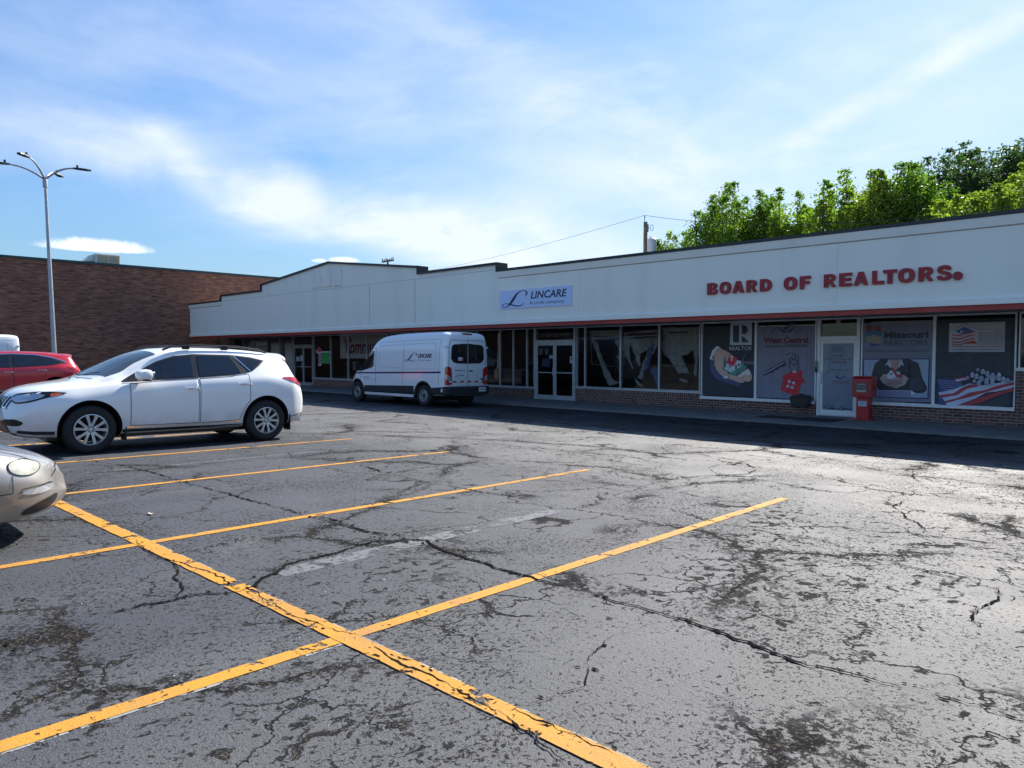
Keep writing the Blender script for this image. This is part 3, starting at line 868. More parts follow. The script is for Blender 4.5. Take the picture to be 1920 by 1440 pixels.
for (a, b) in ((602, 332), (650, 347), (586, 382), (634, 396)):
    d.poly([(a-14, b-14), (a+16, b-10), (a+14, b+18), (a-16, b+13)], (.34, .36, .44))
d.done('window_print', WR[1], 'red house key fob hanging from a ring with a key')

# house number and the glazed door with its lettering
d = Decal(1400, 590, 8.0, 19.985); d.text('23', 1340, 122, 1405, 85, (.5, .5, .5), bold=.03).done('suite_number', TR)
d = Decal(1400, 590, 8.0, 19.975)
d.wrect(-7.38, -6.58, .215, 2.0, (.105, .135, .18), .3)
d.text('Suite 23', 1300, 430, 1470, 400, (.02, .03, .05)).rect(1262, 460, 1495, 580, (.145, .175, .22)).rect(1280, 470, 1480, 572, (.12, .15, .20))
for i in range(5): d.rect(1285, 482+i*19, 1475-(i % 3)*16, 487+i*19, (.05, .06, .09))
d.text('HOURS:', 1315, 628, 1445, 600, (.13, .03, .05)).text('Monday - Friday 9am - 4pm', 1172, 672, 1590, 650, (.12, .03, .05)).text('660.826.7148', 1262, 722, 1495, 700, (.12, .03, .05))
d.stroke([(1228, 780), (1228, 730)], 4, (.05, .07, .11)).stroke([(1228, 870), (1228, 822), (1520, 830)], 6, (.04, .05, .09))
d.done('door_lettering', DR[0])
d = Decal(1500, 560, 4.571, 19.972)
d.poly([(300, 672), (318, 660), (345, 682), (372, 660), (388, 664), (346, 692)], (.02, .04, .14)).text('West Central', 270, 715, 412, 697, (.13, .03, .06)).rect(268, 722, 418, 725, (.12, .04, .07)); d.done('door_logo', DR[0]); d = Decal(1500, 560, 4.571, 19.970)
rr = random.Random(3)
d.poly([(204, 975), (452, 978), (452, 968), (204, 962)], (.10, .14, .17))
for i in range(70):
    u = rr.uniform(205, 450); v = 960-abs(rr.gauss(0, 26)); r = rr.uniform(4, 11)
    d.mb.poly([d.pt(u+r*math.cos(a+i)*rr.uniform(.5, 1.1), v+r*math.sin(a+i)*rr.uniform(.4, 1), (d.k+1)*LAY) for a in (0, 1, 2, 3.2, 4.2, 5.2)], flat([(.20, .25, .30), (.05, .09, .10), (.12, .17, .22), (.04, .07, .09)][i % 4]))
d.k += 1
d.done('flower_film', DR[0])

# pale film: state association
d = Decal(1610, 590, 8.473)
d.wrect(-6.34, -4.74, .52, 2.55, (.030, .030, .042)); d.poly([(60, 140), (600, 105), (1170, 85), (1175, 1395), (320, 1375), (60, 1360)], (.120, .125, .165))
d.poly([(190, 110), (1180, 85), (1185, 170), (800, 165), (650, 155), (420, 160), (210, 130)], (.155, .15, .165))
d.poly([(118, 165), (188, 150), (190, 185), (205, 180), (210, 225), (235, 225), (235, 175), (262, 172), (262, 215), (290, 212), (292, 168), (355, 180), (358, 290), (240, 232), (118, 285)], (.17, .035, .035))
d.poly([(118, 285), (240, 232), (358, 290), (358, 345), (240, 320), (118, 350)], (.035, .10, .19)).poly([(118, 350), (240, 320), (358, 345), (358, 455), (340, 470), (190, 450), (118, 440)], (.21, .17, .13))
d.poly([(112, 440), (190, 450), (350, 478), (350, 494), (112, 496)], (.03, .045, .17)).stroke([(125, 452), (180, 452), (180, 488), (125, 488), (125, 452)], 5, (.3, .32, .4)).stroke([(140, 470), (166, 470)], 5, (.3, .32, .4))
d.text('Missouri', 405, 372, 1108, 272, (.035, .037, .055), bold=.045).text('REALTORS', 402, 492, 1100, 405, (.055, .06, .09))
d.text('Dedicated to the Missouri REALTOR', 118, 588, 1130, 560, (.065, .07, .10))
d.poly([(75, 700), (1135, 695), (1110, 1340), (75, 1300)], (.02, .03, .10)).poly([(90, 715), (1118, 710), (1095, 1322), (90, 1290)], (.21, .25, .33))
d.poly([(260, 780), (350, 710), (470, 700), (700, 700), (820, 712), (950, 770), (985, 880), (1020, 1020), (1090, 1150), (1080, 1210), (1010, 1250), (900, 1240), (840, 1200), (330, 1200), (200, 980)], (.030, .030, .036))
d.poly([(495, 712), (668, 712), (640, 830), (585, 900), (520, 820)], (.28, .17, .15)).poly([(482, 715), (500, 712), (530, 810), (515, 850), (462, 792), (420, 812)], (.27, .29, .35)).poly([(668, 712), (690, 712), (728, 818), (680, 795), (645, 850), (632, 800)], (.27, .29, .35))
d.poly([(340, 1010), (400, 945), (470, 940), (560, 1010), (640, 980), (720, 955), (800, 1010), (740, 1110), (600, 1168), (470, 1130), (380, 1080)], (.30, .215, .20)).poly([(450, 1090), (500, 1030), (640, 1030), (720, 1000), (690, 1100), (590, 1155), (500, 1140)], (.25, .16, .15))
for i in range(6): d.stroke([(470+i*38, 1040+(i % 2)*12), (500+i*34, 1120-(i % 3)*9)], 5, (.12, .06, .08))
d.poly([(455, 960), (525, 875), (605, 985), (560, 1010), (470, 1015)], (.40, .42, .50)).poly([(525, 875), (545, 862), (640, 900), (700, 960), (690, 1010), (605, 985)], (.24, .04, .04)).rect(503, 925, 520, 958, (.06, .07, .12)).rect(532, 925, 549, 958, (.06, .07, .12)).poly([(600, 900), (665, 905), (670, 950), (625, 950)], (.33, .30, .36))
d.poly([(330, 1210), (840, 1215), (850, 1285), (330, 1290)], (.15, .16, .26)).poly([(840, 1205), (915, 1245), (845, 1285)], (.36, .40, .50)).stroke([(808, 730), (810, 1010), (808, 1200)], 12, (.012, .013, .02)).poly([(820, 1020), (960, 1010), (1060, 1130), (1050, 1190), (900, 1225), (820, 1180)], (.036, .038, .055))
d.done('window_print', WP[0], 'pale window film with a framed picture of a dark blazer and a model house')

# flag and political sign
d = Decal(1760, 560, 4.235)
d.wrect(-4.66, -3.06, .52, 2.57, (.020, .021, .030)); d.rect(-22, 200, 572, 855, (.030, .032, .042))
d.poly([(85, 195), (530, 182), (524, 423), (80, 423)], (.27, .26, .28)).poly([(90, 203), (520, 190), (515, 416), (86, 416)], (.30, .29, .31))
d.stroke([(115, 248), (210, 198), (308, 243), (515, 243)], 3.5, (.20, .03, .04)).poly([(132, 258), (205, 222), (280, 258), (265, 272), (240, 280), (205, 285), (165, 275)], (.05, .07, .20)).poly([(172, 262), (180, 250), (186, 260), (198, 262), (186, 266), (184, 276), (178, 267)], (.6, .6, .62))
for k, (v0) in enumerate((278, 305, 332, 352)):
    top = [(108+i*20, v0+12*math.sin(i*.55+.3)-i*.9) for i in range(10)]
    d.poly(top+[(u, v+10) for u, v in reversed(top)], (.30, .045, .045))
d.poly([(205, 358), (260, 338), (302, 340), (302, 358)], (.24, .05, .03))
for i, tx in enumerate(("REALTORS'", 'Political', 'Action', 'Committee')):
    d.text(tx, 318, 279+27*i, 514, 262+27*i, (.10, .10, .13), space=1.15); d.rect(312, 285+26*i, 516, 287+26*i, (.20, .06, .07))
d.rect(108, 377, 512, 381, (.20, .03, .04)).text('Your Best Investment In Real Estate', 108, 408, 512, 394, (.04, .09, .16), shear=.25)
FW, FR = (.33, .36, .45), (.26, .035, .045)
d.poly([(-8, 640), (60, 632), (130, 640), (222, 700), (120, 720), (0, 745)], (.035, .045, .13))
for r in range(5):
    for c in range(9):
        u = 6+c*21+r*7; v = 650+r*17+c*1.5
        if u < 205-r*2: d.mb.poly([d.pt(u+5*math.cos(a), v+4*math.sin(a), (d.k+1)*LAY) for a in (0, 1.2, 2.5, 3.8, 5)], flat((.6, .63, .72)))
d.k += 1
d.poly([(118, 640), (200, 618), (230, 622), (250, 640), (160, 662)], FR).poly([(130, 645), (225, 628), (232, 640), (150, 657)], FW)
d.poly([(0, 745), (120, 720), (250, 672), (330, 690), (420, 676), (600, 650), (600, 705), (470, 735), (380, 745), (300, 790), (150, 845), (60, 845), (20, 790)], FW)
for pts in ([(10, 765), (120, 750), (200, 700), (255, 680), (330, 685), (300, 700), (230, 715), (150, 765), (22, 788)], [(40, 815), (150, 790), (250, 745), (370, 725), (470, 690), (600, 662), (600, 682), (480, 715), (380, 742), (270, 775), (150, 805), (60, 828)], [(150, 845), (290, 800), (400, 760), (500, 735), (600, 700), (600, 730), (460, 775), (340, 825), (240, 846)]):
    d.poly(pts, FR)
d.poly([(0, 775), (36, 790), (70, 845), (0, 842)], (.05, .05, .12))
for (u, v, w, h) in ((315, 550, 26, 26), (356, 560, 34, 36), (392, 575, 32, 40), (272, 585, 28, 40), (306, 594, 32, 42), (345, 612, 36, 44), (435, 590, 34, 40), (486, 588, 32, 62), (388, 628, 34, 50), (434, 628, 34, 52), (522, 618, 32, 50), (555, 630, 30, 36), (240, 612, 26, 30), (410, 605, 30, 34), (578, 644, 22, 22), (330, 650, 34, 34), (395, 660, 30, 26), (296, 640, 26, 26), (462, 612, 24, 30)):
    c = rr.uniform(.8, 1.15); k_ = (.30*c, .31*c, .38*c)
    d.poly([(u-w/2, v+12), (u, v-4), (u+w/2, v+12), (u+w/2-2, v+h), (u-w/2+2, v+h)], k_)
    for a in (-.2, .18):
        for b in (.45, .7): d.rect(u+a*w-3, v+h*b-2, u+a*w+3, v+h*b+4, (.07, .07, .11))
d.done('window_print', WP[1], 'dark window film with a striped flag, small houses and a committee sign')

# wreath in the far right window
m_ = MB()
for k in range(60):
    a = rr.uniform(0, 2*PI); R = rr.uniform(.17, .27); x, z = -2.72+R*math.cos(a), 1.68+R*math.sin(a)
    m_.add([(x-.03, 20.05, z), (x+.03, 20.08, z+.02), (x, 20.03, z+.05), (x+.01, 20.10, z-.03)], [(0, 1, 2), (0, 3, 1)], flat([(.20, .17, .12), (.35, .33, .28)][k % 2]))
o = m_.build('wreath'); tag(o, 'twig wreath hanging behind the high window at the right end of the shop front', 'wreath')

# collapsed fabric blinds behind the three clear windows: crumpled sheets with depth
CL = (.42, .42, .38)
clm = material('blind_cloth', (.46, .46, .42), .85, noise=.3, nscale=6); clb = material('blue_cloth', (.10, .18, .38), .85, noise=.2, nscale=6); cld = material('dark_film', (.035, .04, .055), .35, noise=.3, nscale=2)


def cloth(name, pts, mat, yb=20.16, amp=.05, label=None, cat=None):
    """crumpled hanging sheet: outline in the crop's pixels, thickened and folded"""
    P = [onY(1080+u/4.571, 560+v/4.571, yb) for u, v in pts]
    bm = bmesh.new(); vs = [bm.verts.new((p.x, yb, p.z)) for p in P]
    for t3 in tessellate_polygon([[Vector((p.x, p.z, 0)) for p in P]]): bm.faces.new([vs[k] for k in t3])
    bmesh.ops.subdivide_edges(bm, edges=bm.edges[:], cuts=5, use_grid_fill=True)
    for v in bm.verts: v.co.y += amp*(math.sin(v.co.x*19+v.co.z*4)+.6*math.sin(v.co.z*23+v.co.x*5))*.5
    me = bpy.data.meshes.new(name); bm.to_mesh(me); bm.free(); me.materials.append(mat); me.polygons.foreach_set('use_smooth', [True]*len(me.polygons))
    o = bpy.data.objects.new(name, me); COL.objects.link(o); md = o.modifiers.new('s', 'SOLIDIFY'); md.thickness = .006
    return o


def blind(loc_u, label, pieces):
    e = empty('broken_blind', onY(1080+loc_u/4.571, 560+260/4.571, 20.16), label, 'window blind', 'broken blinds behind the shop windows')
    L = Vector(e.location)
    for nm, pts, mt_, yb in pieces:
        o = cloth(nm, pts, mt_, yb); o.parent = e
        for v in o.data.vertices: v.co -= L
    return e


blind(240, 'pale blind torn into one long slanting strip, nearest the double door', [
    ('blind_fabric', [(120, 275), (375, 268), (378, 300), (370, 345), (150, 350), (185, 380), (215, 470), (250, 560), (285, 640), (330, 700), (370, 715), (340, 735), (285, 748), (270, 720), (235, 640), (185, 500), (145, 380), (122, 300)], clm, 20.16),
    ('blind_slat', [(150, 322), (375, 330), (372, 338), (150, 334)], M['dark'], 20.10), ('blind_slat', [(340, 350), (375, 352), (360, 410), (375, 420), (372, 540), (352, 500), (366, 480), (366, 420), (335, 375)], clm, 20.17),
    ('blind_slat', [(130, 290), (128, 560), (370, 590), (370, 586), (134, 556), (136, 300)], flat((.30, .24, .12)), 20.10)])
blind(560, 'pale tattered blind crossed by a blue band in the middle clear window', [
    ('blind_fabric', [(415, 290), (700, 262), (705, 345), (660, 350), (620, 430), (560, 470), (548, 500), (552, 570), (535, 580), (500, 470), (465, 380), (455, 450), (470, 560), (500, 600), (480, 600), (440, 520), (425, 480), (405, 580), (402, 450)], clm, 20.16),
    ('blind_fabric', [(655, 345), (705, 345), (700, 400), (600, 590), (565, 700), (530, 680), (560, 600), (600, 480)], clm, 20.13), ('blind_fabric', [(625, 430), (660, 360), (672, 400), (640, 540), (575, 655), (590, 560)], clb, 20.12),
    ('blind_slat', [(440, 300), (690, 290), (690, 308), (440, 318)], M['dark'], 20.11), ('blind_slat', [(450, 335), (700, 318), (690, 330), (450, 350)], M['dark'], 20.11),
    ('blind_fabric', [(632, 610), (690, 575), (700, 640), (698, 755), (675, 690)], clb, 20.14), ('blind_slat', [(497, 680), (515, 685), (580, 755), (545, 750), (505, 710)], clm, 20.13)])
blind(890, 'mostly whole pale blind, ragged below, in the window beside the hand picture', [
    ('blind_fabric', [(735, 245), (1068, 240), (1066, 400), (1050, 500), (1030, 680), (1005, 640), (1020, 520), (1000, 440), (960, 480), (900, 490), (925, 540), (975, 640), (880, 640), (840, 590), (800, 510), (745, 480), (735, 400), (750, 300)], clm, 20.16),
    ('blind_slat', [(790, 285), (970, 282), (965, 292), (800, 294)], M['dark'], 20.11), ('blind_slat', [(885, 685), (905, 683), (965, 708), (950, 720), (905, 708)], clm, 20.13), ('blind_slat', [(738, 570), (930, 574), (928, 582), (738, 576)], flat((.30, .24, .12)), 20.10)])

# curtains in the far left shop
m_ = MB(); cm_ = material('curtain', (.82, .82, .76), .85, noise=.15, nscale=3)
for x0, x1 in ((-41.4, -40.2), (-40.0, -38.8), (-38.55, -37.3), (-37.0, -35.85)):
    n = 40; vs = []
    for i in range(n+1):
        x = x0+(x1-x0)*i/n; y = 20.16+.03*math.sin(i*1.6)
        vs += [(x, y, .5), (x, y, 2.36)]
    m_ = MB(); m_.add(vs, [(2*i, 2*i+2, 2*i+3, 2*i+1) for i in range(n)], cm_)
    o = m_.build('curtain', smooth=True, fix=False); o.modifiers.new('s', 'SOLIDIFY').thickness = .004
    tag(o, {-41.4: 'pale pleated curtain nearest the tall brick wall', -40.0: 'pleated curtain behind the faint painted phone number', -38.55: 'pale curtain in the third window from the tall brick wall', -37.0: 'grey curtain just left of the glazed double door of the far shop'}[x0], 'curtain', 'curtains in the far left shop')
d = Decal(430, 620, 8.348); d.rect(325, 165, 600, 345, (.13, .13, .13)); d.text('873-0466', 420, 232, 592, 185, (.32, .32, .32), bold=.02).text('Community', 415, 290, 590, 262, (.30, .30, .30)).text('Barber', 430, 330, 580, 302, (.28, .28, .28)).stroke([(245, 250), (290, 180)], 4, (.25, .25, .25)).done('window_lettering', WL[2])
# notices on the left doors, barber pole decal, green panel
d = Decal(430, 620, 8.348, 19.972)
d.rect(1050, 408, 1095, 478, (.30, .31, .34)).rect(1110, 385, 1155, 478, (.30, .31, .35)).done('door_notice', DL[0])
d = Decal(430, 620, 8.348)
d.rect(1430, 322, 1588, 342, (.38, .39, .46)).rect(1430, 342, 1588, 515, (.035, .20, .065))
d.poly([(1380, 255), (1425, 262), (1445, 290), (1448, 320), (1420, 345), (1395, 350), (1372, 320)], (.36, .05, .05)).poly([(1360, 310), (1380, 300), (1385, 360), (1370, 355)], (.4, .4, .45))
d.poly([(1395, 345), (1445, 330), (1440, 550), (1395, 550)], (.42, .42, .46))
for i in range(4): d.poly([(1396, 395+i*44), (1442, 360+i*44), (1442, 380+i*44), (1396, 415+i*44)], (.34, .04, .05)); d.poly([(1396, 375+i*44), (1442, 340+i*44), (1442, 350+i*44), (1396, 385+i*44)], (.04, .05, .16))
d.rect(1395, 536, 1442, 550, (.42, .42, .46)).done('window_sticker', WM[0], 'red, white and blue striped pole sticker beside a green panel')
# community banner hanging inside
m_ = MB(); dd = Decal(560, 600, 9.6, 20.06); A, B, C_, D_ = dd.pt(750, 690), dd.pt(750, 255), dd.pt(1560, 240), dd.pt(1560, 690)
zb, zt = A[2], B[2]; bm_ = material('banner_vinyl', (.80, .78, .74), .6, noise=.1)
m_.box(A[0], D_[0]+.6, 20.06, 20.066, zb, zt-.02, bm_)
X0, X1 = dd.pt(850, 500)[0], dd.pt(1560, 500)[0]+.35
text_on(m_, 'C', X0, X0+.50, dd.pt(850, 612)[2], dd.pt(850, 330)[2], lambda u, v: (u, 20.057, v), flat((.20, .03, .03)), bold=.03, shear=.1)
text_on(m_, 'ommunity', X0+.36, X1, dd.pt(900, 595)[2], dd.pt(900, 405)[2]+.12, lambda u, v: (u, 20.056, v), flat((.20, .035, .035)), bold=.03, shear=.1)
q = dd.pt(835, 340); m_.poly([(q[0]-.08, 20.057, q[2]-.2), (q[0]+.02, 20.057, q[2]-.22), (q[0]+.09, 20.057, q[2]+.02), (q[0]+.02, 20.057, q[2]+.1)], flat((.30, .05, .05)))
tag(m_.build('banner', fix=False), 'white banner with large red script lettering hung inside the window left of the parked van', 'banner')
m_ = MB()
for i in range(26):
    x = -30.9+rr.gauss(0, .13); z = 1.0+rr.gauss(0, .25)
    m_.add([(x, 20.3+rr.uniform(-.1, .1), z), (x+.09, 20.3, z+.05), (x+.02, 20.25, z+.12)], [(0, 1, 2)], flat([(.07, .09, .05), (.25, .16, .03), (.10, .11, .07)][i % 3]))
m_.lathe([(.001, .5), (.10, .5), (.13, .75), (.12, .76), (.001, .74)], (-30.9, 20.3, 0), flat((.14, .12, .10)), n=14)
tag(m_.build('potted_plant'), 'small potted plant with yellow flowers behind the glass under the banner', 'plant')
# oxygen equipment transom and door notices
d = Decal(900, 600, 8.0); d.text('OXYGEN EQUIPMENT', 865, 256, 1392, 205, (.17, .155, .14), space=1.02).done('transom_lettering', TO)
d = Decal(900, 600, 8.0, 19.972); d.rect(1038, 528, 1098, 576, (.18, .30, .30)).rect(890, 430, 940, 525, (.055, .06, .07)).rect(975, 430, 1025, 525, (.055, .06, .07)).rect(930, 580, 1050, 700, (.012, .022, .05)).done('door_notice', DO[0])
d = Decal(900, 600, 8.0, 19.972); d.rect(1348, 545, 1407, 648, (.38, .42, .50)).poly([(1358, 570), (1375, 558), (1395, 565), (1385, 580), (1372, 600), (1362, 595)], (.04, .04, .05)).rect(1355, 605, 1400, 642, (.24, .30, .42)).done('door_notice', DO[1])
m_ = MB(); m_.lathe([(.001, 0), (.045, 0), (.05, -.03), (.02, -.07), (.001, -.075)], tuple(onY(1041, 631, 19.9)), M['white'], n=14); m_.box(-17.05, -16.95, 19.9, 19.945, 2.18, 2.26, M['white'])

# ------------------------------------------------------------------ signs on the fascia
P0, P1 = onY(1326, 540, YF).x, onY(1787, 540, YF).x
zb = .5*(onY(1326, 552, YF).z+onY(1785, 526, YF).z); zt = .5*(onY(1326, 529.5, YF).z+onY(1775, 500.5, YF).z)
sg = empty('letter_sign', (P0, YF, zb), 'raised dark red block letters reading BOARD OF REALTORS on the pale fascia', 'sign')
redl = material('red_letter', (.36, .012, .025), .45, noise=.15, nscale=5)
# measured left and right edge of every letter in the photograph (crop scale 2.595, origin 1180,260)
LET = [('B', 379, 428), ('O', 439, 493), ('A', 501, 557), ('R', 569, 620), ('D', 635, 691), ('O', 751, 814), ('F', 829, 880), ('R', 946, 1005), ('E', 1020, 1081), ('A', 1091, 1160), ('L', 1180, 1237), ('T', 1233, 1300), ('O', 1306, 1386), ('R', 1405, 1478), ('S', 1494, 1566)]


def ring(cx, cy, rx, ry, n=28, p=2.4):
    return [(cx+rx*math.copysign(abs(math.cos(2*PI*i/n))**(2/p), math.cos(2*PI*i/n)), cy+ry*math.copysign(abs(math.sin(2*PI*i/n))**(2/p), math.sin(2*PI*i/n))) for i in range(n)]


def bowl(x0, x1, y0, y1, r, n=8):       # D-shaped outline, rounded on the right
    return [(x0, y0)]+[(x1-r+r*math.cos(a), y0+r*(y1-y0)/(2*r)*(1+0)+0*a) for a in []]+[(x1-r*(1-math.cos(-PI/2+PI*i/n)), (y0+y1)/2+(y1-y0)/2*math.sin(-PI/2+PI*i/n)) for i in range(n+1)]+[(x0, y1)]


GL = {  # heavy block capitals in a unit box: (outline, holes)
    'B': ([(0, 0)]+bowl(.5, 1, 0, .52, .36)[1:-1]+bowl(.5, .95, .52, 1, .34)[1:-1]+[(0, 1)], [bowl(.36, .66, .20, .40, .14), bowl(.36, .62, .60, .80, .13)]),
    'O': (ring(.5, .5, .5, .52), [ring(.5, .5, .19, .27)]),
    'A': ([(0, 0), (.33, 1), (.67, 1), (1, 0), (.70, 0), (.64, .19), (.36, .19), (.30, 0)], [[(.42, .39), (.58, .39), (.50, .70)]]),
    'R': ([(0, 0), (0, 1)]+list(reversed(bowl(.5, .96, .42, 1, .34)[1:-1]))+[(.72, .40), (1, 0), (.68, 0), (.46, .36), (.34, .36), (.34, 0)], [bowl(.34, .62, .58, .80, .14)]),
    'D': ([(0, 0)]+bowl(.4, 1, 0, 1, .52, 12)[1:-1]+[(0, 1)], [bowl(.34, .66, .22, .78, .26, 10)]),
    'F': ([(0, 0), (0, 1), (1, 1), (1, .77), (.38, .77), (.38, .60), (.90, .60), (.90, .38), (.38, .38), (.38, 0)], []),
    'E': ([(0, 0), (0, 1), (1, 1), (1, .78), (.37, .78), (.37, .61), (.93, .61), (.93, .40), (.37, .40), (.37, .22), (1, .22), (1, 0)], []),
    'L': ([(0, 0), (0, 1), (.38, 1), (.38, .24), (1, .24), (1, 0)], []),
    'T': ([(.32, 0), (.32, .77), (0, .77), (0, 1), (1, 1), (1, .77), (.68, .77), (.68, 0)], []),
    'S': ([(0, .30), (.03, .14), (.16, .03), (.36, -.02), (.66, -.02), (.86, .05), (.98, .18), (1, .34), (.92, .48), (.74, .57), (.48, .62), (.36, .67), (.35, .74), (.44, .80), (.58, .79), (.65, .70), (.97, .70), (.93, .88), (.80, .99), (.58, 1.03), (.36, 1.02), (.15, .95), (.04, .82), (.03, .66), (.11, .52), (.30, .43), (.55, .38), (.66, .33), (.67, .26), (.58, .20), (.44, .19), (.36, .24), (.33, .31)], []),
}
for ch, a, b in LET:
    xa, xb = onY(1180+a/2.595, 540, YF-.05).x, onY(1180+b/2.595, 540, YF-.05).x
    o, hs = GL[ch]; loops = [o]+hs; fl = [p for l in loops for p in l]
    T3 = tessellate_polygon([[Vector((p[0], p[1], 0)) for p in l] for l in loops]); n = len(fl); side = []; k = 0
    for l in loops:
        m = len(l); side += [(k+q, k+(q+1) % m, k+(q+1) % m+n, k+q+n) for q in range(m)]; k += m
    m_ = MB(); m_.add([(xa+(xb-xa)*p[0], YF-.062, zb+(zt-zb)*p[1]) for p in fl]+[(xa+(xb-xa)*p[0], YF-.002, zb+(zt-zb)*p[1]) for p in fl], [tuple(t) for t in T3]+side, redl)
    m_.build('letter', sg)
m_ = MB(); c = onY(1180+1597/2.595, 517, YF-.05); m_.lathe([(.001, YF-.06-0), (.092, YF-.06), (.092, YF-.002), (.001, YF-.002)], (c.x, 0, c.z), redl, axis='Y', n=28); m_.build('letter_dot', sg)

x0, x1 = onY(938, 560, YF).x, onY(1073, 560, YF).x
ls = empty('shop_sign', (x0, YF, 3.27), 'light blue sign reading LINCARE with a script letter L on the pale fascia', 'sign')
m_ = MB(); m_.box(x0, x1, YF-.035, YF-.002, 3.265, 3.895, material('sign_panel', (.56, .68, .92), .35)); m_.build('sign_panel', ls)
navy = material('navy_print', (.018, .025, .085), .4)


def logoL(mb_, fn, mat):
    """script capital L in a unit box: centre line with varying width"""
    P = [(.93, .66, .035), (.985, .78, .055), (.96, .92, .05), (.86, .985, .035), (.72, .94, .05), (.60, .80, .075), (.50, .58, .10), (.40, .36, .10), (.32, .20, .075), (.20, .06, .045), (.09, .03, .035), (.03, .10, .04), (.05, .20, .035), (.14, .26, .03), (.25, .245, .04), (.40, .17, .06), (.56, .09, .065), (.70, .075, .055), (.80, .13, .04), (.87, .24, .015)]
    Q = []
    for i in range(len(P)-1):       # Catmull-Rom
        p0, p1, p2, p3 = P[max(i-1, 0)], P[i], P[i+1], P[min(i+2, len(P)-1)]
        for k in range(4):
            t = k/4; Q.append([.5*((2*p1[j])+(-p0[j]+p2[j])*t+(2*p0[j]-5*p1[j]+4*p2[j]-p3[j])*t*t+(-p0[j]+3*p1[j]-3*p2[j]+p3[j])*t**3) for j in range(3)])
    Q.append(list(P[-1])); vs = []
    for i, (x, y, w) in enumerate(Q):
        a, b = Q[max(i-1, 0)], Q[min(i+1, len(Q)-1)]; dx, dy = b[0]-a[0], b[1]-a[1]; L = math.hypot(dx, dy) or 1
        vs += [fn(x-dy/L*w*.55, y+dx/L*w*.55), fn(x+dy/L*w*.55, y-dx/L*w*.55)]
    mb_.add(vs, [(2*i, 2*i+1, 2*i+3, 2*i+2) for i in range(len(Q)-1)], mat)


W_ = x1-x0; m_ = MB()
logoL(m_, lambda u, v: (x0+W_*(.035+.37*u), YF-.037, 3.265+.63*(.06+.88*v)), navy)
text_on(m_, 'LINCARE', x0+W_*.455, x0+W_*.94, 3.265+.63*.47, 3.265+.63*.84, lambda u, v: (u, YF-.037, v), navy, bold=.025, shear=.2)
text_on(m_, 'A Linde company', x0+W_*.435, x0+W_*.91, 3.265+.63*.17, 3.265+.63*.33, lambda u, v: (u, YF-.037, v), navy, shear=.15)
m_.build('sign_lettering', ls, fix=False)

# ------------------------------------------------------------------ small things by the door
rp = material('red_enamel', (.44, .018, .022), .38, coat=.4, noise=.12, nscale=5)
nb = empty('newspaper_box', (-6.13, 19.50, .05), 'red free newspaper box on a pedestal beside the glazed white door', 'newspaper box')
m_ = MB(); m_.box(-6.37, -5.89, 19.30, 19.72, .05, .085, rp); m_.build('base_plate', nb, bevel=.008)
m_ = MB(); m_.box(-6.28, -5.98, 19.36, 19.66, .086, .66, rp); m_.build('pedestal', nb, bevel=.01)
m_ = MB(); m_.add([(-6.36, 19.28, .661), (-5.90, 19.28, .661), (-5.90, 19.74, .661), (-6.36, 19.74, .661), (-6.36, 19.28, 1.14), (-5.90, 19.28, 1.14), (-5.90, 19.36, 1.22), (-6.36, 19.36, 1.22), (-5.90, 19.74, 1.22), (-6.36, 19.74, 1.22)],
              [(0, 3, 2, 1), (0, 1, 5, 4), (4, 5, 6, 7), (7, 6, 8, 9), (1, 2, 8, 6, 5), (0, 4, 7, 9, 3), (3, 9, 8, 2)], rp); m_.build('cabinet', nb, bevel=.02)
m_ = MB(); m_.box(-6.30, -5.96, 19.262, 19.279, .72, 1.10, rp); m_.build('cabinet_door', nb, bevel=.006)
m_ = MB(); m_.box(-6.26, -6.00, 19.255, 19.2615, .80, 1.05, material('scratched_window', (.10, .10, .10), .25)); m_.box(-6.24, -6.02, 19.252, 19.2545, .81, .86, flat((.45, .44, .4))); m_.box(-6.22, -6.04, 19.252, 19.2545, 1.0, 1.02, flat((.4, .4, .38))); m_.box(-6.22, -6.04, 19.252, 19.2545, .93, .94, flat((.3, .3, .3))); m_.build('display_window', nb)
m_ = MB(); text_on(m_, 'FREE', -6.27, -6.03, 1.145, 1.19, lambda u, v: (u, 19.283+(v-1.14), v+.0), flat((.75, .75, .75)), bold=.04); m_.build('lettering', nb, fix=False)
m_ = MB(); m_.box(-6.23, -6.03, 19.354, 19.3585, .42, .56, flat((.5, .52, .6))); m_.poly([(-6.17, 19.352, .50), (-6.13, 19.352, .48), (-6.09, 19.352, .52), (-6.13, 19.352, .505)], navy); m_.build('sticker', nb, fix=False)

nb.location = (-6.09, 19.30, .05); nb.scale = (1, 1, .95)
wbx = empty('wall_box', (-7.87, 19.72, .5), 'small black peaked wall box hung on the sill left of the white door', 'drop box')
m_ = MB(); m_.prismY([(-8.08, .27), (-7.66, .27), (-7.62, .45), (-7.62, .53), (-8.12, .53), (-8.12, .45)], 19.58, 19.855, M['dark']); m_.build('box_body', wbx, bevel=.015)
m_ = MB(); m_.prismY([(-8.13, .531), (-7.61, .531), (-7.66, .575), (-7.83, .60), (-7.87, .635), (-7.91, .60), (-8.08, .575)], 19.57, 19.858, M['dark']); m_.build('lid', wbx, bevel=.008)

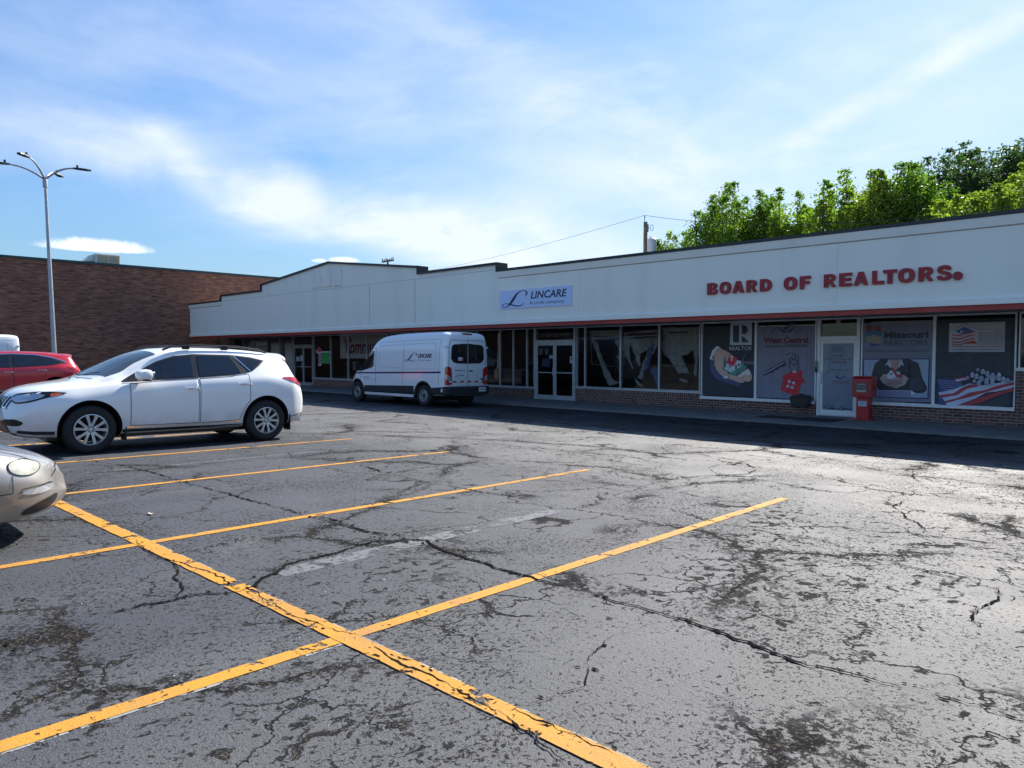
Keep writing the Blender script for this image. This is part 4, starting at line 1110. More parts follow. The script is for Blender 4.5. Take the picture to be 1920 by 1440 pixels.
lk = empty('key_safe', (-7.53, 19.9, 1.35), 'grey key safe with a black lock clipped to the white door left jamb', 'key safe')
m_ = MB(); m_.box(-7.60, -7.50, 19.86, 19.929, 1.33, 1.53, material('lock_box_metal', (.20, .22, .21), .5, metal=.3)); m_.build('housing', lk, bevel=.008)
m_ = MB(); m_.box(-7.56, -7.50, 19.875, 19.925, 1.22, 1.328, M['dark']); m_.build('padlock', lk, bevel=.008)
m_ = MB(); m_.box(-7.485, -7.42, 19.89, 19.95, .93, 1.20, M['whiteframe']); m_.build('lock_cover', lk, bevel=.008)

for (xa, xb, ya, yb, lab) in ((-8.42, -7.55, 18.15, 18.85, 'black rubber doormat with pale stripe lying left on the sidewalk below the wall box'), (-7.42, -6.42, 18.0, 19.0, 'plain black rubber doormat lying in front of the white door')):
    m_ = MB(); m_.box(xa, xb, ya, yb, .051, .062, M['rubber'])
    if xa < -8: m_.box(xa+.02, xb-.02, ya+.30, ya+.33, .0625, .064, flat((.10, .11, .12)))
    tag(m_.build('doormat'), lab, 'doormat', 'doormats before the white door')

# ------------------------------------------------------------------ tall brick building
bb = empty('brick_building', (-44.7, 5, 0), 'tall windowless dark brick building closing the lot on the left', 'building')
m_ = MB(); m_.box(-75, -44.7, -40, 60, -.1, 6.74, M['bigbrick']); m_.build('wall', bb)
m_ = MB(); m_.box(-75.05, -44.62, -40.05, 60.05, 6.741, 6.86, M['coping']); m_.build('coping', bb)
hv = empty('rooftop_unit', (-47.6, 13.6, 6.86), 'tan rooftop air unit with two louvred panels on the brick building', 'air conditioner')
tan = material('tan_metal', (.75, .71, .60), .5, noise=.12); br_ = material('coil_mesh', (.40, .29, .18), .7)
m_ = MB(); m_.box(-48.6, -47.0, 13.62, 14.95, 6.87, 7.66, tan); m_.build('housing', hv, bevel=.02)
m_ = MB()
for a, b in ((13.72, 14.28), (14.34, 14.88)):
    m_.box(-46.998, -46.98, a, b, 6.98, 7.58, br_)
    for k in range(12): m_.box(-46.979, -46.965, a, b, 7.0+k*.048, 7.012+k*.048, tan)
m_.build('louvre_panel', hv)
m_ = MB(); m_.add([(-48.4, 13.61, 7.25), (-47.2, 13.61, 7.25), (-47.2, 12.95, 7.12), (-48.4, 12.95, 7.12), (-48.4, 13.61, 7.60), (-47.2, 13.61, 7.60)], [(0, 1, 2, 3), (3, 2, 5, 4), (0, 3, 4), (1, 5, 2), (0, 4, 5, 1)], tan); m_.box(-48.4, -47.3, 11.9, 13.6, 6.87, 7.0, tan); m_.build('intake_hood', hv)

# ------------------------------------------------------------------ light pole
gp = ray(103, 667); k = 33/math.hypot(gp.x, gp.y); PX, PY = gp.x*k+.0, gp.y*k
tp = ray(84.5, 335); k2 = math.hypot(PX, PY)/math.hypot(tp.x, tp.y); TOPZ = CAMZ+tp.z*k2; z0 = gz(PY)
lean = Vector((tp.x*k2-PX, tp.y*k2-PY, 0))
lp = empty('street_lamp', (PX, PY, z0), 'tall grey lamp pole with four curved arms behind the red car', 'street lamp')
m_ = MB(); m_.lathe([(.001, 0), (.30, 0), (.30, .6), (.001, .6)], (PX, PY, z0), M['concrete'], n=24); m_.build('concrete_base', lp, smooth=True)
m_ = MB(); N = 10; m_.tube([(PX+lean.x*i/N, PY+lean.y*i/N, z0+.6+(TOPZ-z0-.6)*i/N) for i in range(N+1)], [.092-.042*i/N for i in range(N+1)], M['galv'], 20); m_.build('pole', lp, smooth=True)
TX, TY = PX+lean.x, PY+lean.y
m_ = MB(); m_.lathe([(.001, -.35), (.085, -.33), (.09, -.1), (.07, 0), (.001, .01)], (TX, TY, TOPZ), M['galv'], n=16); m_.build('collar', lp, smooth=True)
for j, (ang, L, rise) in enumerate(((76, 1.02, .56), (256, 1.2, .44), (-42, 1.1, .58), (146, 1.1, .50))):
    a = math.radians(ang); dx, dy = math.cos(a), math.sin(a)
    m_ = MB(); C = []
    for i in range(13):
        t = i/12; C.append((TX+dx*L*(t**1.15), TY+dy*L*(t**1.15), TOPZ-.05+rise*math.sin(min(t, 1)*PI/2*1.05)))
    m_.tube(C, [.045-.018*i/12 for i in range(13)], M['galv'], 10); m_.build('lamp_arm', lp, smooth=True)
    ex, ey, ez = C[-1]
    m_ = MB(); nx, ny = -dy, dx; S = [(-.1, .04, .04), (.10, .10, .045), (.38, .12, .035), (.52, .08, .025)]; vs = []
    for s_, w, h in S:
        for q, r in ((-w, -.02), (w, -.02), (w*.7, h), (-w*.7, h)): vs.append((ex+dx*s_+nx*q, ey+dy*s_+ny*q, ez+r))
    fs = [(0, 1, 2, 3), (12, 15, 14, 13)]+[(4*i+q, 4*i+(q+1) % 4, 4*i+4+(q+1) % 4, 4*i+4+q) for i in range(3) for q in range(4)]
    m_.add(vs, fs, M['dark']); m_.tube([(ex+dx*.05, ey+dy*.05, ez+.04), (ex+dx*.05, ey+dy*.05, ez+.15)], .04, M['dark'], 8); m_.build('lamp_head', lp)

# ------------------------------------------------------------------ utility pole, transformer, wires
YP = 36.0; A = onY(1210.5, 405, YP)
up_ = empty('utility_pole', (A.x, YP, 0), 'weathered wooden utility pole with a grey transformer behind the shops', 'utility pole')
wood = material('weathered_wood', (.20, .165, .14), .85, noise=.35, nscale=4)
m_ = MB(); m_.tube([(A.x, YP, 0), (A.x, YP, A.z-.35)], [.17, .115], wood, 12); m_.build('pole', up_, smooth=True)
m_ = MB(); m_.tube([(A.x-.06, YP, A.z-.5), (A.x-.06, YP, A.z)], .02, M['dark'], 6); m_.lathe([(.001, 0), (.05, .02), (.03, .1), (.05, .14), (.001, .2)], (A.x-.06, YP, A.z-.1), M['galv'], n=10); m_.build('insulator', up_)
T_ = onY(1222, 449, YP); m_ = MB(); m_.lathe([(.001, -1.6), (.24, -1.6), (.25, -1.55), (.25, -.04), (.26, -.03), (.26, 0), (.20, .05), (.001, .06)], (T_.x+.02, YP, T_.z), material('transformer_paint', (.50, .52, .55), .45), n=24)
m_.tube([(T_.x-.1, YP, T_.z), (T_.x-.12, YP, T_.z+.22)], .03, M['galv'], 8); m_.build('transformer', up_, smooth=True)
m_ = MB(); c = onY(1222, 427, YP); L = [(c.x+.12*math.cos(a)*.9, YP, c.z+.18*math.sin(a)) for a in [i*PI/7 for i in range(15)]]; m_.tube(L, .014, M['dark'], 6, cap=False); m_.tube([(A.x+.1, YP, A.z-.75), (c.x-.1, YP, c.z+.02)], .012, M['dark'], 6); m_.box(A.x+.1, A.x+.19, YP-.04, YP+.04, A.z-.95, A.z-.5, wood); m_.build('cutout_switch', up_)


def wire(a, b, sag, lab):
    m_ = MB(); a, b = Vector(a), Vector(b)
    m_.tube([a.lerp(b, i/24)-Vector((0, 0, sag*4*(i/24)*(1-i/24))) for i in range(25)], .011, M['dark'], 5); tag(m_.build('overhead_wire'), lab, 'wire')


wire((A.x-.06, YP, A.z+.05), onY(2080, 362, 30), .75, 'thin overhead wire running right from the utility pole past the trees')
wire((A.x-.06, YP, A.z+.05), onY(800, 508, 52), .3, 'thin overhead wire sloping down left from the utility pole')

# ------------------------------------------------------------------ trees
def leaf_mat(name, c, c2, c3):
    mt = bpy.data.materials.new(name); mt.use_nodes = True; t = NT(mt.node_tree)
    o = t.add('ShaderNodeOutputMaterial'); df = t.add('ShaderNodeBsdfPrincipled'); tl = t.add('ShaderNodeBsdfTranslucent'); ms = t.add('ShaderNodeMixShader')
    g = t.add('ShaderNodeNewGeometry'); co = t.add('ShaderNodeTexCoord').outputs['Object']
    f = t.add('ShaderNodeTexWhiteNoise', noise_dimensions='3D'); t.l.new(t.vm('SNAP', co, (.25, .25, .25)), f.inputs['Vector'])
    col = t.mix(f.outputs['Value'], c, c2); col = t.mix(t.ss(t.noise(co, .8, 3), .45, .7, 0, .8), col, c3)
    t.l.new(col, df.inputs['Base Color']); df.inputs['Roughness'].default_value = .5; df.inputs['Specular IOR Level'].default_value = .12
    tc = t.mix(1.0, col, (1.25, 1.6, .6), 'MULTIPLY'); t.l.new(tc, tl.inputs[0]); ms.inputs[0].default_value = .5
    t.l.new(df.outputs[0], ms.inputs[1]); t.l.new(tl.outputs[0], ms.inputs[2]); t.l.new(ms.outputs[0], o.inputs[0])
    return mt


LM = [leaf_mat('leaf_yellow_green', (.12, .185, .022), (.17, .245, .03), (.25, .31, .045)), leaf_mat('leaf_mid_green', (.075, .135, .020), (.115, .185, .028), (.18, .245, .038)), leaf_mat('leaf_dark_green', (.040, .070, .034), (.055, .09, .042), (.07, .105, .046)), leaf_mat('leaf_pale', (.15, .195, .035), (.19, .245, .045), (.26, .30, .06))]
bark = material('bark', (.09, .07, .055), .9, noise=.4, nscale=6, bump=.5, bscale=20)


def tree(base, H, spires, lm, leaf, nleaf, label, seed, zmin=3.0, group='trees behind the shops', cat='tree', droop=0.):
    """spires: list of (dx, dy, top, radius) columns of foliage; each carries a limb"""
    r = random.Random(seed); e = empty('broadleaf_tree', base, label, cat, group)
    m_ = MB(); m_.tube([(0, 0, 0), (.05, .02, 1.2), (0, .05, 2.6), (.03, 0, H*.45)], [.24, .19, .16, .10], bark, 10)
    for dx, dy, tp_, rad in spires:
        m_.tube([(0, 0, 1.9), (dx*.45, dy*.45, 3.2), (dx*.9, dy*.9, H*.5), (dx, dy, tp_-rad*.3)], [.10, .075, .05, .012], bark, 6)
        for k in range(int(6+tp_)):
            z = r.uniform(2.6, tp_-1.4); a = r.uniform(0, 2*PI); q = rad*r.uniform(.3, .7)
            m_.tube([(dx*min(1, z/(H*.5)), dy*min(1, z/(H*.5)), z-.4), (dx+math.cos(a)*q, dy+math.sin(a)*q, z+.25)], [.03, .008], bark, 4)
    m_.build('trunk', e, smooth=True, local=True)
    clumps = []; ext = []
    for dx, dy, tp_, rad in spires:                      # lesser leaders between the tall ones
        for k in range(2): ext.append((dx+r.gauss(0, rad*1.0), dy+r.gauss(0, rad*.8), tp_-r.uniform(.35, 2.0), rad*r.uniform(.5, .8)))
    for dx, dy, tp_, rad in list(spires)+ext:
        z = tp_
        while z > zmin:
            d_ = tp_-z; reach = rad*min(1.15, .12+.58*d_**.7)*(1+.12*max(0, d_-2)); nb = 3 if d_ < .8 else 5
            a0 = r.uniform(0, 2*PI)
            for q in range(nb):
                if r.random() < .16: continue
                a = a0+2*PI*q/nb+r.gauss(0, .35); Lb = reach*r.uniform(.35, 1.2); ax = dx*(z/tp_)**.5+.16*math.sin(z*1.7+dx*5); ay = dy*(z/tp_)**.5+.16*math.cos(z*1.3+dy*4)
                for f in (.45, .8, 1.05):
                    clumps.append((ax+math.cos(a)*Lb*f, ay+math.sin(a)*Lb*f, z+Lb*f*(.45-droop)-.1, (.07+.10*min(1, d_/2))*r.uniform(.7, 1.3)))
            z -= r.uniform(.20, .34)
        for k in range(4): clumps.append((dx+r.gauss(0, .03), dy+r.gauss(0, .03), tp_-.09*k, .05+.02*k))
    vs = []; fs = []; per = max(5, min(16, int(nleaf*1.6)//len(clumps)))
    for cx, cy, cz, cr in clumps:
        for k in range(per):
            x, y, z = cx+r.gauss(0, cr), cy+r.gauss(0, cr), cz+r.gauss(0, cr*.9)
            s_ = leaf*r.uniform(.5, 1.12); a = Vector((r.gauss(0, 1), r.gauss(0, 1), r.gauss(-.2, .7))).normalized(); b = a.cross(Vector((r.gauss(0, 1), r.gauss(0, 1), r.gauss(0, 1)))).normalized()
            p = Vector((x, y, z)); o_ = len(vs); vs += [p-a*s_*.5, p+b*s_*.3, p+a*s_*.55, p-b*s_*.3]; fs.append((o_, o_+1, o_+2, o_+3))
    me = bpy.data.meshes.new('crown'); me.from_pydata([tuple(v) for v in vs], [], fs); me.materials.append(lm); me.update()
    o = bpy.data.objects.new('crown', me); COL.objects.link(o); o.parent = e
    return e


def spread_spires(tops, Y, rad, cx, depth=1.2, seed=1):
    """tops: photo pixels of spire tips -> local spire list at plane Y"""
    r = random.Random(seed); out = []
    for (px, py, k) in tops:
        p = onY(px, py, Y); out.append((p.x-cx, r.uniform(-depth, depth), p.z+.06, rad*k))
    return out


def mk(cxpx, Y, tops, rad, lm, leaf, n, label, seed, zmin=5.2, **kw):
    cx = onY(cxpx, 500, Y).x; sp = spread_spires(tops, Y, rad, cx, seed=seed)
    return tree((cx, Y, 0), max(s[2] for s in sp), sp, lm, leaf, n, label, seed, zmin, **kw)


mk(1262, 37, [(1240, 452, .7), (1250, 438, .8), (1270, 434, .9), (1290, 448, .8), (1262, 444, 1)], .85, LM[0], .17, 7000, 'low bright green tree top just right of the utility pole', 11)
mk(1350, 36, [(1305, 398, .75), (1330, 368, .9), (1357, 346, 1.05), (1393, 350, .85), (1375, 380, 1.2), (1312, 430, 1.0), (1395, 410, 1.0), (1345, 400, 1.2)], 1.0, LM[1], .17, 19000, 'broad upright green tree with two tall tips, leftmost of the big trees', 12)
mk(1440, 36.5, [(1411, 374, .7), (1422, 363, .8), (1454, 353, .85), (1438, 372, .9), (1445, 400, 1.1), (1420, 420, .9)], .95, LM[1], .17, 14000, 'slim green tree with a notched top between two broader green trees', 13)
mk(1497, 35.5, [(1476, 376, .6), (1488, 360, .65), (1500, 385, .8), (1517, 392, .7), (1527, 398, .6), (1470, 410, .9), (1505, 410, .9)], .9, LM[0], .17, 12000, 'short green tree with one thin tip left of the gap in the tree row', 14)
mk(1585, 35, [(1549, 362, .7), (1562, 350, .7), (1584, 339, .8), (1600, 328, .85), (1618, 330, .8), (1560, 385, 1), (1600, 370, 1.2), (1635, 350, .8)], .95, LM[0], .17, 17000, 'yellow green tree with many pointed tips right of the gap in the tree row', 15)
mk(1655, 34, [(1637, 326, .7), (1650, 322, .8), (1665, 345, .8), (1640, 360, 1), (1660, 370, 1.1)], .85, LM[3], .17, 11000, 'narrow pale yellow green tree in the middle of the tree row', 16)
mk(1710, 35, [(1682, 309, .7), (1698, 303, .85), (1712, 299, .9), (1726, 316, .9), (1740, 330, .9), (1765, 345, .9), (1700, 340, 1.3), (1735, 350, 1.2)], 1.0, LM[1], .17, 19000, 'tallest green tree of the row with a pointed double tip', 17)
mk(1815, 46, [(1748, 302, 1.0), (1765, 296, 1.0), (1790, 285, 1.2), (1812, 276, 1.3), (1838, 285, 1.3), (1862, 304, 1.2), (1880, 318, 1.0), (1800, 330, 1.8), (1840, 335, 1.8), (1765, 335, 1.4)], 1.3, LM[2], .19, 22000, 'large dark green tree with airy branches standing behind the row', 18)
mk(1800, 33, [(1790, 366, .9), (1810, 362, .9), (1835, 370, 1), (1770, 380, 1), (1855, 366, 1)], .9, LM[3], .15, 11000, 'low pale green tree under the large dark tree', 19)
mk(1905, 32, [(1858, 362, .9), (1875, 345, 1.1), (1895, 328, 1.3), (1915, 318, 1.5), (1940, 312, 1.6), (1885, 370, 1.4), (1930, 350, 1.5)], 1.0, LM[3], .14, 19000, 'feathery yellow green tree at the right edge of the tree row', 20, droop=.4)
mk(1925, 44, [(1893, 285, .9), (1903, 272, 1.1), (1918, 263, 1.2), (1940, 256, 1.5), (1912, 300, 1.4), (1965, 270, 1.5)], 1.1, LM[2], .19, 13000, 'dark tree rising above the feathery tree in the far right corner', 21)
# far pole hardware seen over the gable
AX = onY(727, 486, 60)
fp = empty('line_hardware', (AX.x, 60, 0), 'cluster of dark pole top fittings showing over the gable', 'utility pole')
m_ = MB(); m_.tube([(AX.x, 60, 0), (AX.x, 60, AX.z)], [.18, .13], wood, 8); m_.build('pole', fp)
m_ = MB(); m_.box(AX.x-1.3, AX.x+1.3, 59.9, 60.1, AX.z-.35, AX.z-.2, M['dark'])
for i in range(7): q = AX.x-1.2+i*.4; m_.tube([(q, 60, AX.z-.2), (q, 60, AX.z+rnd.uniform(-.05, .25))], .07, M['dark'], 6)
m_.build('crossarm', fp)
# ------------------------------------------------------------------ vehicles
def pchip(keys):
    keys = sorted(keys); xs = [k[0] for k in keys]; ys = [k[1] for k in keys]; n = len(xs)
    h = [xs[i+1]-xs[i] for i in range(n-1)]; dl = [(ys[i+1]-ys[i])/h[i] for i in range(n-1)]; m = [0]*n
    m[0] = dl[0]; m[-1] = dl[-1]
    for i in range(1, n-1):
        if dl[i-1]*dl[i] > 0:
            w1 = 2*h[i]+h[i-1]; w2 = h[i]+2*h[i-1]; m[i] = (w1+w2)/(w1/dl[i-1]+w2/dl[i])

    def f(x):
        x = min(max(x, xs[0]), xs[-1]); i = 0
        while i < n-2 and x > xs[i+1]: i += 1
        t = (x-xs[i])/h[i]
        return (2*t**3-3*t*t+1)*ys[i]+(t**3-2*t*t+t)*h[i]*m[i]+(-2*t**3+3*t*t)*ys[i+1]+(t**3-t*t)*h[i]*m[i+1]
    return f


def bspline(ctrl, n):
    """clamped uniform cubic B-spline through doubled ends"""
    P = [ctrl[0]]*2+list(ctrl)+[ctrl[-1]]*2; out = []; segs = len(P)-3
    for i in range(n):
        t = i/(n-1)*segs; k = min(int(t), segs-1); u = t-k
        b = ((1-u)**3/6, (3*u**3-6*u*u+4)/6, (-3*u**3+3*u*u+3*u+1)/6, u**3/6)
        out.append(tuple(sum(b[j]*P[k+j][d] for j in range(4)) for d in range(2)))
    return out


def chaikin(P, k=2, lim=.03):
    """round the corners of an outline without eating more than lim of an edge"""
    for _ in range(k):
        Q = []
        for i in range(len(P)):
            a, b = P[i], P[(i+1) % len(P)]; L_ = math.hypot(b[0]-a[0], b[1]-a[1]) or 1e-6; c = min(.25, lim/L_)
            Q += [(a[0]*(1-c)+b[0]*c, a[1]*(1-c)+b[1]*c), (a[0]*c+b[0]*(1-c), a[1]*c+b[1]*(1-c))]
        P = Q; lim *= .5
    return P


class Body:
    def __init__(s, K, x0, x1, nx=110, ns=64, box=False):
        F = {k: pchip(v) for k, v in K.items()}; s.F = F
        xs = []
        for i in range(nx+1):
            t = i/nx; xs.append(x0+(x1-x0)*(t-.115*math.sin(2*PI*t)*1.0))
        vs = []; half = ns
        for x in xs:
            zb, w, zs, wb, ze, wr, zc = (F[k](x) for k in ('zb', 'w', 'zs', 'wb', 'ze', 'wr', 'zc'))
            zm = zb+.52*(zs-zb)
            if box:
                c = [(0, zb), (w*.6, zb), (w-.06, zb), (w-.005, zb+.08), (w, zm), (w, zs), (wb, zs+(ze-zs)*.33), (wb-.012, zs+(ze-zs)*.66), (wr+.01, ze-.06), (wr-.03, ze+.03), (wr*.75, zc-.012), (wr*.4, zc), (0, zc)]
            else:
                c = [(0, zb), (w*.6, zb), (w-.10, zb), (w-.02, zb+.07), (w+.004, zm), (w, max(zm+.01, zs-.13)), (wb+.01, zs-.03), (wb-.03, zs+.03), ((wb+wr)/2-.01, (zs+ze)/2), (wr+.012, ze-.03), (wr-.05, ze+.4*(zc-ze)), (wr*.55, zc-.1*(zc-ze)), (0, zc)]
            S = bspline(c, half)
            ring = [(x, y, z) for y, z in S]+[(x, -y, z) for y, z in reversed(S[1:-1])]
            vs += ring
        R = 2*half-2; fs = []
        for i in range(nx):
            for k in range(R):
                a, b = i*R+k, i*R+(k+1) % R; fs.append((a, b, b+R, a+R))
        fs += [tuple(range(R)), tuple(range(nx*R+R-1, nx*R-1, -1))]
        s.vs, s.fs = vs, fs
        s.bvh = BVHTree.FromPolygons([Vector(v) for v in vs], fs)

    def mesh(s, name, par, mat, wells, wellmat, side):
        """body shell with the wheel arches cut out of it"""
        me = bpy.data.meshes.new(name); me.from_pydata(s.vs, [], s.fs); me.materials.append(mat); me.materials.append(wellmat)
        bm = bmesh.new(); bm.from_mesh(me); bmesh.ops.recalc_face_normals(bm, faces=bm.faces); bm.to_mesh(me); bm.free()
        ob = bpy.data.objects.new(name, me); COL.objects.link(ob); tmp = []
        for (x, z, r) in wells:
            for sg in (1, -1):
                c = MB(); y0, y1 = (side-.34, side+.3) if sg > 0 else (-side-.3, -side+.34)
                c.lathe([(.001, y0), (r, y0), (r, y1), (.001, y1)], (x, 0, z), wellmat, axis='Y', n=56); co = c.build('cut'); tmp.append(co)
                md = ob.modifiers.new('b', 'BOOLEAN'); md.object = co; md.operation = 'DIFFERENCE'; md.solver = 'EXACT'; md.material_mode = 'TRANSFER'
        dg = bpy.context.evaluated_depsgraph_get(); m2 = bpy.data.meshes.new_from_object(ob.evaluated_get(dg))
        bpy.data.objects.remove(ob)
        for t in tmp: bpy.data.objects.remove(t)
        bm = bmesh.new(); bm.from_mesh(m2)
        for e in bm.edges: e.smooth = not (len(e.link_faces) == 2 and e.calc_face_angle(0) > math.radians(38))
        bm.to_mesh(m2); bm.free(); m2.polygons.foreach_set('use_smooth', [True]*len(m2.polygons))
        o = bpy.data.objects.new(name, m2); COL.objects.link(o); o.parent = par
        return o

    def hit(s, u, z, th, off, mir=False):
        """point on the skin seen from bearing th (degrees from the nose, towards the left side)"""
        a = math.radians(th); e = Vector((math.cos(a), math.sin(a), 0)); r = Vector((-math.sin(a), math.cos(a), 0))
        o = r*u+e*6+Vector((0, 0, z)); h = s.bvh.ray_cast(o, -e)
        if h[0] is None:
            h = s.bvh.find_nearest(r*u+e*.9+Vector((0, 0, z)))
        nrm = h[1] if h[1].dot(e) > 0 else -h[1]
        p = h[0]+(nrm*.5+e*.5)*off
        return (p.x, -p.y if mir else p.y, p.z)

    def patch(s, name, par, pts, th, off, mat, mir=False, nu=None, nv=None, thick=0., smooth=True):
        """panel laid on the skin inside the outline pts [(u,z)] (single-valued in u)"""
        if name and any(q in name for q in ('headlight', 'tail_light', 'lens', 'turn_lamp', 'air_intake', 'fog', 'cab_window')) or name in ('pane',): pts = chaikin(pts, 2 if 'window' not in name else 1)
        n = len(pts); us = [p[0] for p in pts]; u0, u1 = min(us)+1e-4, max(us)-1e-4
        nu = nu or max(4, int((u1-u0)/.035)); hh = max(p[1] for p in pts)-min(p[1] for p in pts); nv = nv or max(2, int(hh/.035))
        br = sorted(set([u0+(u1-u0)*i/nu for i in range(nu+1)]+[min(max(u, u0), u1) for u in us])); cols = []
        for u in br:
            zz = []
            for i in range(n):
                (a, za), (b, zb) = pts[i], pts[(i+1) % n]
                if a != b and min(a, b) <= u <= max(a, b): zz.append(za+(zb-za)*(u-a)/(b-a))
            if not zz: continue
            cols.append((u, min(zz), max(zz)))
        m_ = MB(); vs = []
        for u, lo, hi in cols:
            for j in range(nv+1): vs.append(s.hit(u, lo+(hi-lo)*j/nv, th, off, mir))
        k = nv+1
        m_.add(vs, [(i*k+j, (i+1)*k+j, (i+1)*k+j+1, i*k+j+1) for i in range(len(cols)-1) for j in range(nv)], mat)
        if name is None: return m_
        o = m_.build(name, par, smooth=smooth, local=True, fix=False, angle=60)
        return o

    def ribbon(s, m_, pts, w, th, off, mat, mir=False):
        P = []
        for i in range(len(pts)-1):
            a, b = Vector(pts[i]), Vector(pts[i+1]); n = max(1, int((b-a).length/.04)); P += [a.lerp(b, k/n) for k in range(n)]
        P.append(Vector(pts[-1])); vs = []
        for i, p in enumerate(P):
            t = (P[min(i+1, len(P)-1)]-P[max(i-1, 0)]).normalized(); n = Vector((-t.y, t.x))*w/2
            vs += [s.hit(p.x+n.x, p.y+n.y, th, off, mir), s.hit(p.x-n.x, p.y-n.y, th, off, mir)]
        m_.add(vs, [(2*i, 2*i+1, 2*i+3, 2*i+2) for i in range(len(P)-1)], mat)

    def text(s, m_, body, u0, u1, z0, z1, th, off, mat, bold=0., shear=0.):
        """lettering on the skin; for th=90 (left side) reading runs toward the tail"""
        text_on(m_, body, u0, u1, z0, z1, lambda u, v: s.hit(u, v, th, off), mat, bold, shear)


def paint(name, c, metal=0., rough=.32, coat=1.):
    mt = bpy.data.materials.new(name); mt.use_nodes = True; t = NT(mt.node_tree)
    b = t.add('ShaderNodeBsdfPrincipled'); o = t.add('ShaderNodeOutputMaterial'); t.l.new(b.outputs[0], o.inputs[0])
    co = t.add('ShaderNodeTexCoord').outputs['Object']; sp = t.add('ShaderNodeSeparateXYZ'); t.l.new(co, sp.inputs[0])
    d = t.m('MULTIPLY', t.ss(sp.outputs['Z'], .75, .2), t.ss(t.noise(co, 4, 5, .65), .3, .7, .15, .6))   # road film low on the panels
    t.set(b.inputs['Base Color'], t.mix(d, c, (.28, .25, .21)))
    t.set(b.inputs['Roughness'], t.m('ADD', rough, t.m('MULTIPLY', d, .4)))
    b.inputs['Metallic'].default_value = metal; b.inputs['Coat Weight'].default_value = coat; b.inputs['Coat Roughness'].default_value = .04
    return mt


CM = dict(
    white=paint('pearl_white_paint', (.86, .86, .84)), vanw=paint('van_white_paint', (.80, .82, .84)), red=paint('red_car_paint', (.50, .012, .025), .35, .3), beige=paint('champagne_paint', (.40, .365, .325), .6, .30),
    glass=material('car_glass', (.008, .010, .013), .03, spec=.9), trim=material('black_trim', (.012, .012, .013), .35), well=material('wheel_well', (.006, .006, .006), .9, spec=.1),
    clad=material('grey_black_plastic', (.022, .024, .028), .6, noise=.2, nscale=6), chrome=material('chrome', (.75, .77, .80), .12, metal=1.), tyre=material('tyre', (.016, .016, .017), .75, noise=.25, nscale=14, bump=.3, bscale=70),
    rim=material('alloy', (.55, .57, .60), .28, metal=.75), steel=material('steel_rim', (.36, .36, .35), .45, metal=.5, noise=.2), tail=material('tail_lens', (.42, .012, .010), .12, spec=.7, coat=1.), clear=material('clear_lens', (.55, .57, .60), .08, metal=.5, coat=1.),
    foggy=material('hazed_lens', (.36, .36, .29), .3, coat=.6, noise=.15, nscale=9), amber=material('amber_lens', (.60, .10, .03), .2, coat=.5), seam=material('panel_gap', (.03, .03, .032), .8, spec=.1), navy=material('navy_stripe', (.015, .02, .09), .35, coat=.5),
    plate=material('plate', (.62, .64, .66), .4), dglass=material('dark_glass', (.012, .014, .016), .04, spec=.8))


